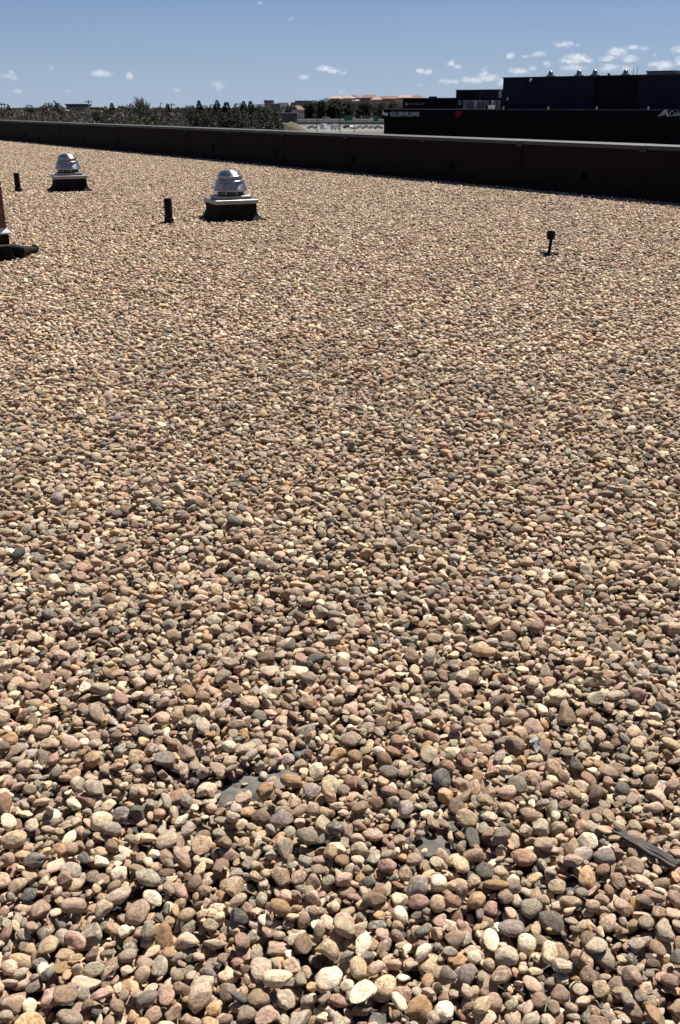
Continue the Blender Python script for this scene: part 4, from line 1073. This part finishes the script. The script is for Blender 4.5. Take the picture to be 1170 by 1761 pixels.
def tree(name, kinds, px, ytop, D, wpx, label, group=None, base=GZ):
    tkm, crm = random.choice(kinds)
    top = at_y(px, ytop, D); h = top.z - base
    sxy = h / 10.0
    if wpx is not None: sxy = 0.5 * sxy + 0.5 * (wpx * D / F / 2) * (3.3 if crm.materials[0] is M['needle'] else 1.9) / (2.5 if crm.materials[0] is M['needle'] else 3.6)
    t = empty(name, (top.x, D, base), random.uniform(0, 6.283)); t.scale = (sxy, sxy, h / 10.0)
    tag(t, label, 'tree', group)
    link('trunk', tkm, None, t); link('crown', crm, None, t)
    return t
HERO = [
 ('pine_tree', 'cone', 14, 180, 300, 9, 'small dark conifer next to the utility poles at the photo edge'),
 ('pine_tree', 'round', 50, 178, 230, 9, 'dark round headed conifer standing alone on the tree line'),
 ('pine_tree', 'col', 48, 184, 200, 9, 'dark slim conifer under the round headed one'),
 ('budding_tree', BUD, 84, 172, 190, 34, 'tall greenish budding tree between round headed conifer and dark flat house'),
 ('pine_tree', 'round', 77, 188, 180, 12, 'dark bushy conifer at the foot of the greenish budding tree'),
 ('pine_tree', 'cone', 192, 177, 250, 13, 'pointed dark pine between the utility pole and the tall bare tree'),
 ('pine_tree', 'round', 172, 185, 230, 14, 'low dark evergreen just past the crossarm utility pole'),
 ('pine_tree', 'round', 206, 180, 260, 8, 'small dark evergreen beside the pointed pine'),
 ('pine_tree', 'cone', 165, 193, 160, 14, 'low dark evergreen close behind the parapet below the utility pole'),
 ('bare_tree', UPR, 244, 161, 170, 46, 'tallest bare tree, its open grey crown above all others'),
 ('bare_tree', BARE, 219, 174, 190, 20, 'wide bare tree beside the tallest bare one, on the pointed pine side'),
 ('bare_tree', BARE, 262, 174, 185, 20, 'wide bare tree on the far side of the tallest bare one'),
 ('pine_tree', 'round', 236, 178, 165, 16, 'dark evergreen right under the tallest bare tree'),
 ('pine_tree', 'round', 222, 190, 160, 12, 'dark low evergreen under the wide bare tree'),
 ('pine_tree', 'round', 250, 186, 155, 18, 'broad dark evergreen below the tallest bare tree'),
 ('pine_tree', 'round', 273, 182, 190, 14, 'dark dome shaped evergreen past the bare trees'),
 ('pine_tree', 'cone', 288, 178, 210, 12, 'pointed conifer past the dome shaped evergreen'),
 ('pine_tree', 'round', 327, 178, 150, 17, 'dense dark egg shaped evergreen before brown trees'),
 ('pine_tree', 'cone', 342, 172.5, 230, 12, 'pointed bluish conifer behind the egg shaped evergreen'),
 ('pine_tree', 'round', 352, 179, 230, 11, 'low dark evergreen beside the pointed bluish conifer'),
 ('pine_tree', 'cone', 373, 172, 210, 15, 'pointed conifer above the olive budding trees'),
 ('pine_tree', 'round', 366, 177, 220, 10, 'small evergreen leaning on the pointed conifer'),
 ('pine_tree', 'cone', 390, 175.5, 160, 26, 'broad dark conifer reaching down to the parapet'),
 ('pine_tree', 'round', 398, 186, 140, 20, 'thick dark evergreen at the foot of the broad conifer'),
 ('pine_tree', 'round', 371, 197, 140, 16, 'low brownish evergreen near the broad dark conifer'),
 ('pine_tree', 'round', 410, 174.5, 180, 14, 'first dark conifer of the dense clump by the shed'),
 ('pine_tree', 'cone', 419, 174, 165, 16, 'tall dark conifer second in the dense clump'),
 ('pine_tree', 'cone', 431, 174, 170, 15, 'tall dark conifer in the middle of the dense clump'),
 ('pine_tree', 'round', 439, 176, 180, 16, 'bushy dark conifer past the middle of the dense clump'),
 ('pine_tree', 'round', 450, 176.5, 190, 16, 'last tall conifer of the dense clump, by the dark slab building'),
 ('pine_tree', 'round', 424, 195, 130, 20, 'low spreading evergreen before the dense clump'),
 ('pine_tree', 'round', 440, 190, 150, 22, 'round evergreen filling the dense clump low down'),
 ('pine_tree', 'round', 455, 192, 170, 20, 'dark evergreen at the open edge of the dense clump'),
 ('pine_tree', 'round', 404, 183, 190, 18, 'shaded evergreen between the broad conifer and the dense clump'),
 ('pine_tree', 'round', 414, 186, 150, 20, 'full dark evergreen low in front of the dense clump'),
 ('pine_tree', 'round', 446, 184, 165, 20, 'full dark evergreen on the shed side of the dense clump'),
 ('pine_tree', 'round', 384, 190, 150, 18, 'dark spreading evergreen left under the broad conifer'),
 ('pine_tree', 'round', 468, 186, 240, 16, 'dark evergreen low beside the white buildings'),
 ('pine_tree', 'round', 498, 178.5, 700, 8, 'round dark tree between the white buildings'),
 ('pine_tree', 'round', 540, 171, 690, 12, 'first dark conifer beyond the highway past the small red roofed house'),
 ('pine_tree', 'col', 553, 171, 680, 11, 'second dark conifer beyond the highway, straight sided'),
 ('pine_tree', 'round', 528, 174, 690, 10, 'dark conifer against the blue grey block'),
 ('pine_tree', 'round', 577, 167.5, 700, 18, 'big dark round tree below the end of the red roofed row'),
 ('pine_tree', 'round', 561, 168, 720, 8, 'small dark tree at the low end of the red roofed row'),
 ('pine_tree', 'round', 626, 172, 720, 16, 'dark evergreen below the highest red roof'),
 ('pine_tree', 'round', 598, 171, 730, 14, 'dark evergreen under the pink hip roofed house'),
]
for name, kind, px, yt, D, w, lab in HERO:
    tree(name, CON[kind] if isinstance(kind, str) else kind, px, yt, D, w, lab, 'trees beyond the parapet')
rt = random.Random(21)
gb = 'brown trees in the belt beyond the parapet'
for i in range(140):
    D = rt.uniform(128, 320); px = -110 + (i + rt.random()) / 140 * 575
    if px > 378 and rt.random() < 0.75: D = rt.uniform(250, 320)
    yt = (183.0 + rt.uniform(0, 8)) if D > 210 else (186 + rt.uniform(0, 10))
    if rt.random() < 0.42: tree('budding_tree', BUD, px, yt, D, None, 'olive budding tree in the mixed belt beyond the parapet', 'olive budding trees in the belt')
    else: tree('bare_tree', BARE, px, yt, D, None, 'bare brown tree in the mixed belt beyond the parapet', gb)
for i in range(30):
    D = rt.uniform(130, 300); px = (-110 + (i + rt.random()) / 12 * 430) if i < 12 else 320 + (i - 12 + rt.random()) / 18 * 135
    tree('pine_tree', CON['round'], px, 184 + rt.uniform(0, 14), D, None, 'low dark evergreen in the mixed belt beyond the parapet', 'low evergreens in the belt')
for i in range(60):
    D = rt.uniform(680, 830); px = 522 + (i + rt.random()) / 60 * 270
    yt = rt.uniform(169.5, 180) + (3 if px < 560 else 0)
    if rt.random() < 0.35: tree('pine_tree', CON['round'], px, yt + 2, D, None, 'dark evergreen in the belt beyond the highway', 'evergreens beyond the highway')
    else: tree('bare_tree', BARE + BUD, px, yt, D, None, 'grey brown tree in the belt beyond the highway', 'brown trees beyond the highway')
for i in range(40):
    D = rt.uniform(600, 1000); px = -120 + (i + rt.random()) / 40 * 640
    tree('bare_tree', BARE + BUD, px, rt.uniform(181.5, 186), D, None, 'small far grey brown tree on the skyline', 'far skyline trees')

# woods that run on to the skyline, read as one mass
wcol = bpy.data.collections.new('wood_shapes')
for tkm, crm in BARE + BUD + CON['round'][:1]:
    wcol.objects.link(bpy.data.objects.new('wood_shape', crm))
wp, wr, ws = [], [], []
for i in range(900):
    if i < 640: D = rt.uniform(330, 1000); px = -170 + rt.random() * (650 if D > 560 else 620)
    else: D = rt.uniform(760, 1000); px = 520 + rt.random() * 330
    if D < 560 and px > 445: px -= 200
    ytop = rt.uniform(184.0, 187.5) if i < 640 else rt.uniform(172, 182)
    P = at_y(px, ytop, D); zb_ = GZ
    if i >= 640: zb_ = P.z - rt.uniform(8, 11); 
    h = (P.z - zb_) / 10.0
    wp.append((P.x, D, zb_)); wr.append((0, 0, rt.uniform(0, 6.28))); ws.append((h * 1.15, h * 1.15, h))
wme = bpy.data.meshes.new('far_woods'); wme.vertices.add(len(wp)); wme.vertices.foreach_set('co', np.array(wp, np.float32).ravel())
for nm, data in (('rot', wr), ('scl', ws)):
    at_ = wme.attributes.new(nm, 'FLOAT_VECTOR', 'POINT'); at_.data.foreach_set('vector', np.array(data, np.float32).ravel())
at_ = wme.attributes.new('idx', 'INT', 'POINT'); at_.data.foreach_set('value', np.array([rt.randrange(10) for _ in wp], np.int32))
fw = link('far_woods', wme); tag(fw, 'hazy mass of bare brown woods running to the skyline beyond the roof', 'woods', None, 'stuff')
ng = bpy.data.node_groups.new('far_woods', 'GeometryNodeTree')
ng.interface.new_socket('Geometry', in_out='INPUT', socket_type='NodeSocketGeometry')
ng.interface.new_socket('Geometry', in_out='OUTPUT', socket_type='NodeSocketGeometry')
gi = ng.nodes.new('NodeGroupInput'); go = ng.nodes.new('NodeGroupOutput')
ci = ng.nodes.new('GeometryNodeCollectionInfo'); ci.inputs['Collection'].default_value = wcol
ci.inputs['Separate Children'].default_value = True; ci.inputs['Reset Children'].default_value = True
ip = ng.nodes.new('GeometryNodeInstanceOnPoints'); ng.links.new(gi.outputs[0], ip.inputs['Points']); ng.links.new(ci.outputs[0], ip.inputs['Instance'])
ip.inputs['Pick Instance'].default_value = True; ng.links.new(nattr('idx', 'INT'), ip.inputs['Instance Index'])
er = ng.nodes.new('FunctionNodeEulerToRotation'); ng.links.new(nattr('rot', 'FLOAT_VECTOR'), er.inputs[0])
ng.links.new(er.outputs[0], ip.inputs['Rotation']); ng.links.new(nattr('scl', 'FLOAT_VECTOR'), ip.inputs['Scale'])
ng.links.new(ip.outputs[0], go.inputs[0])
fw.modifiers.new('far_woods', 'NODES').node_group = ng
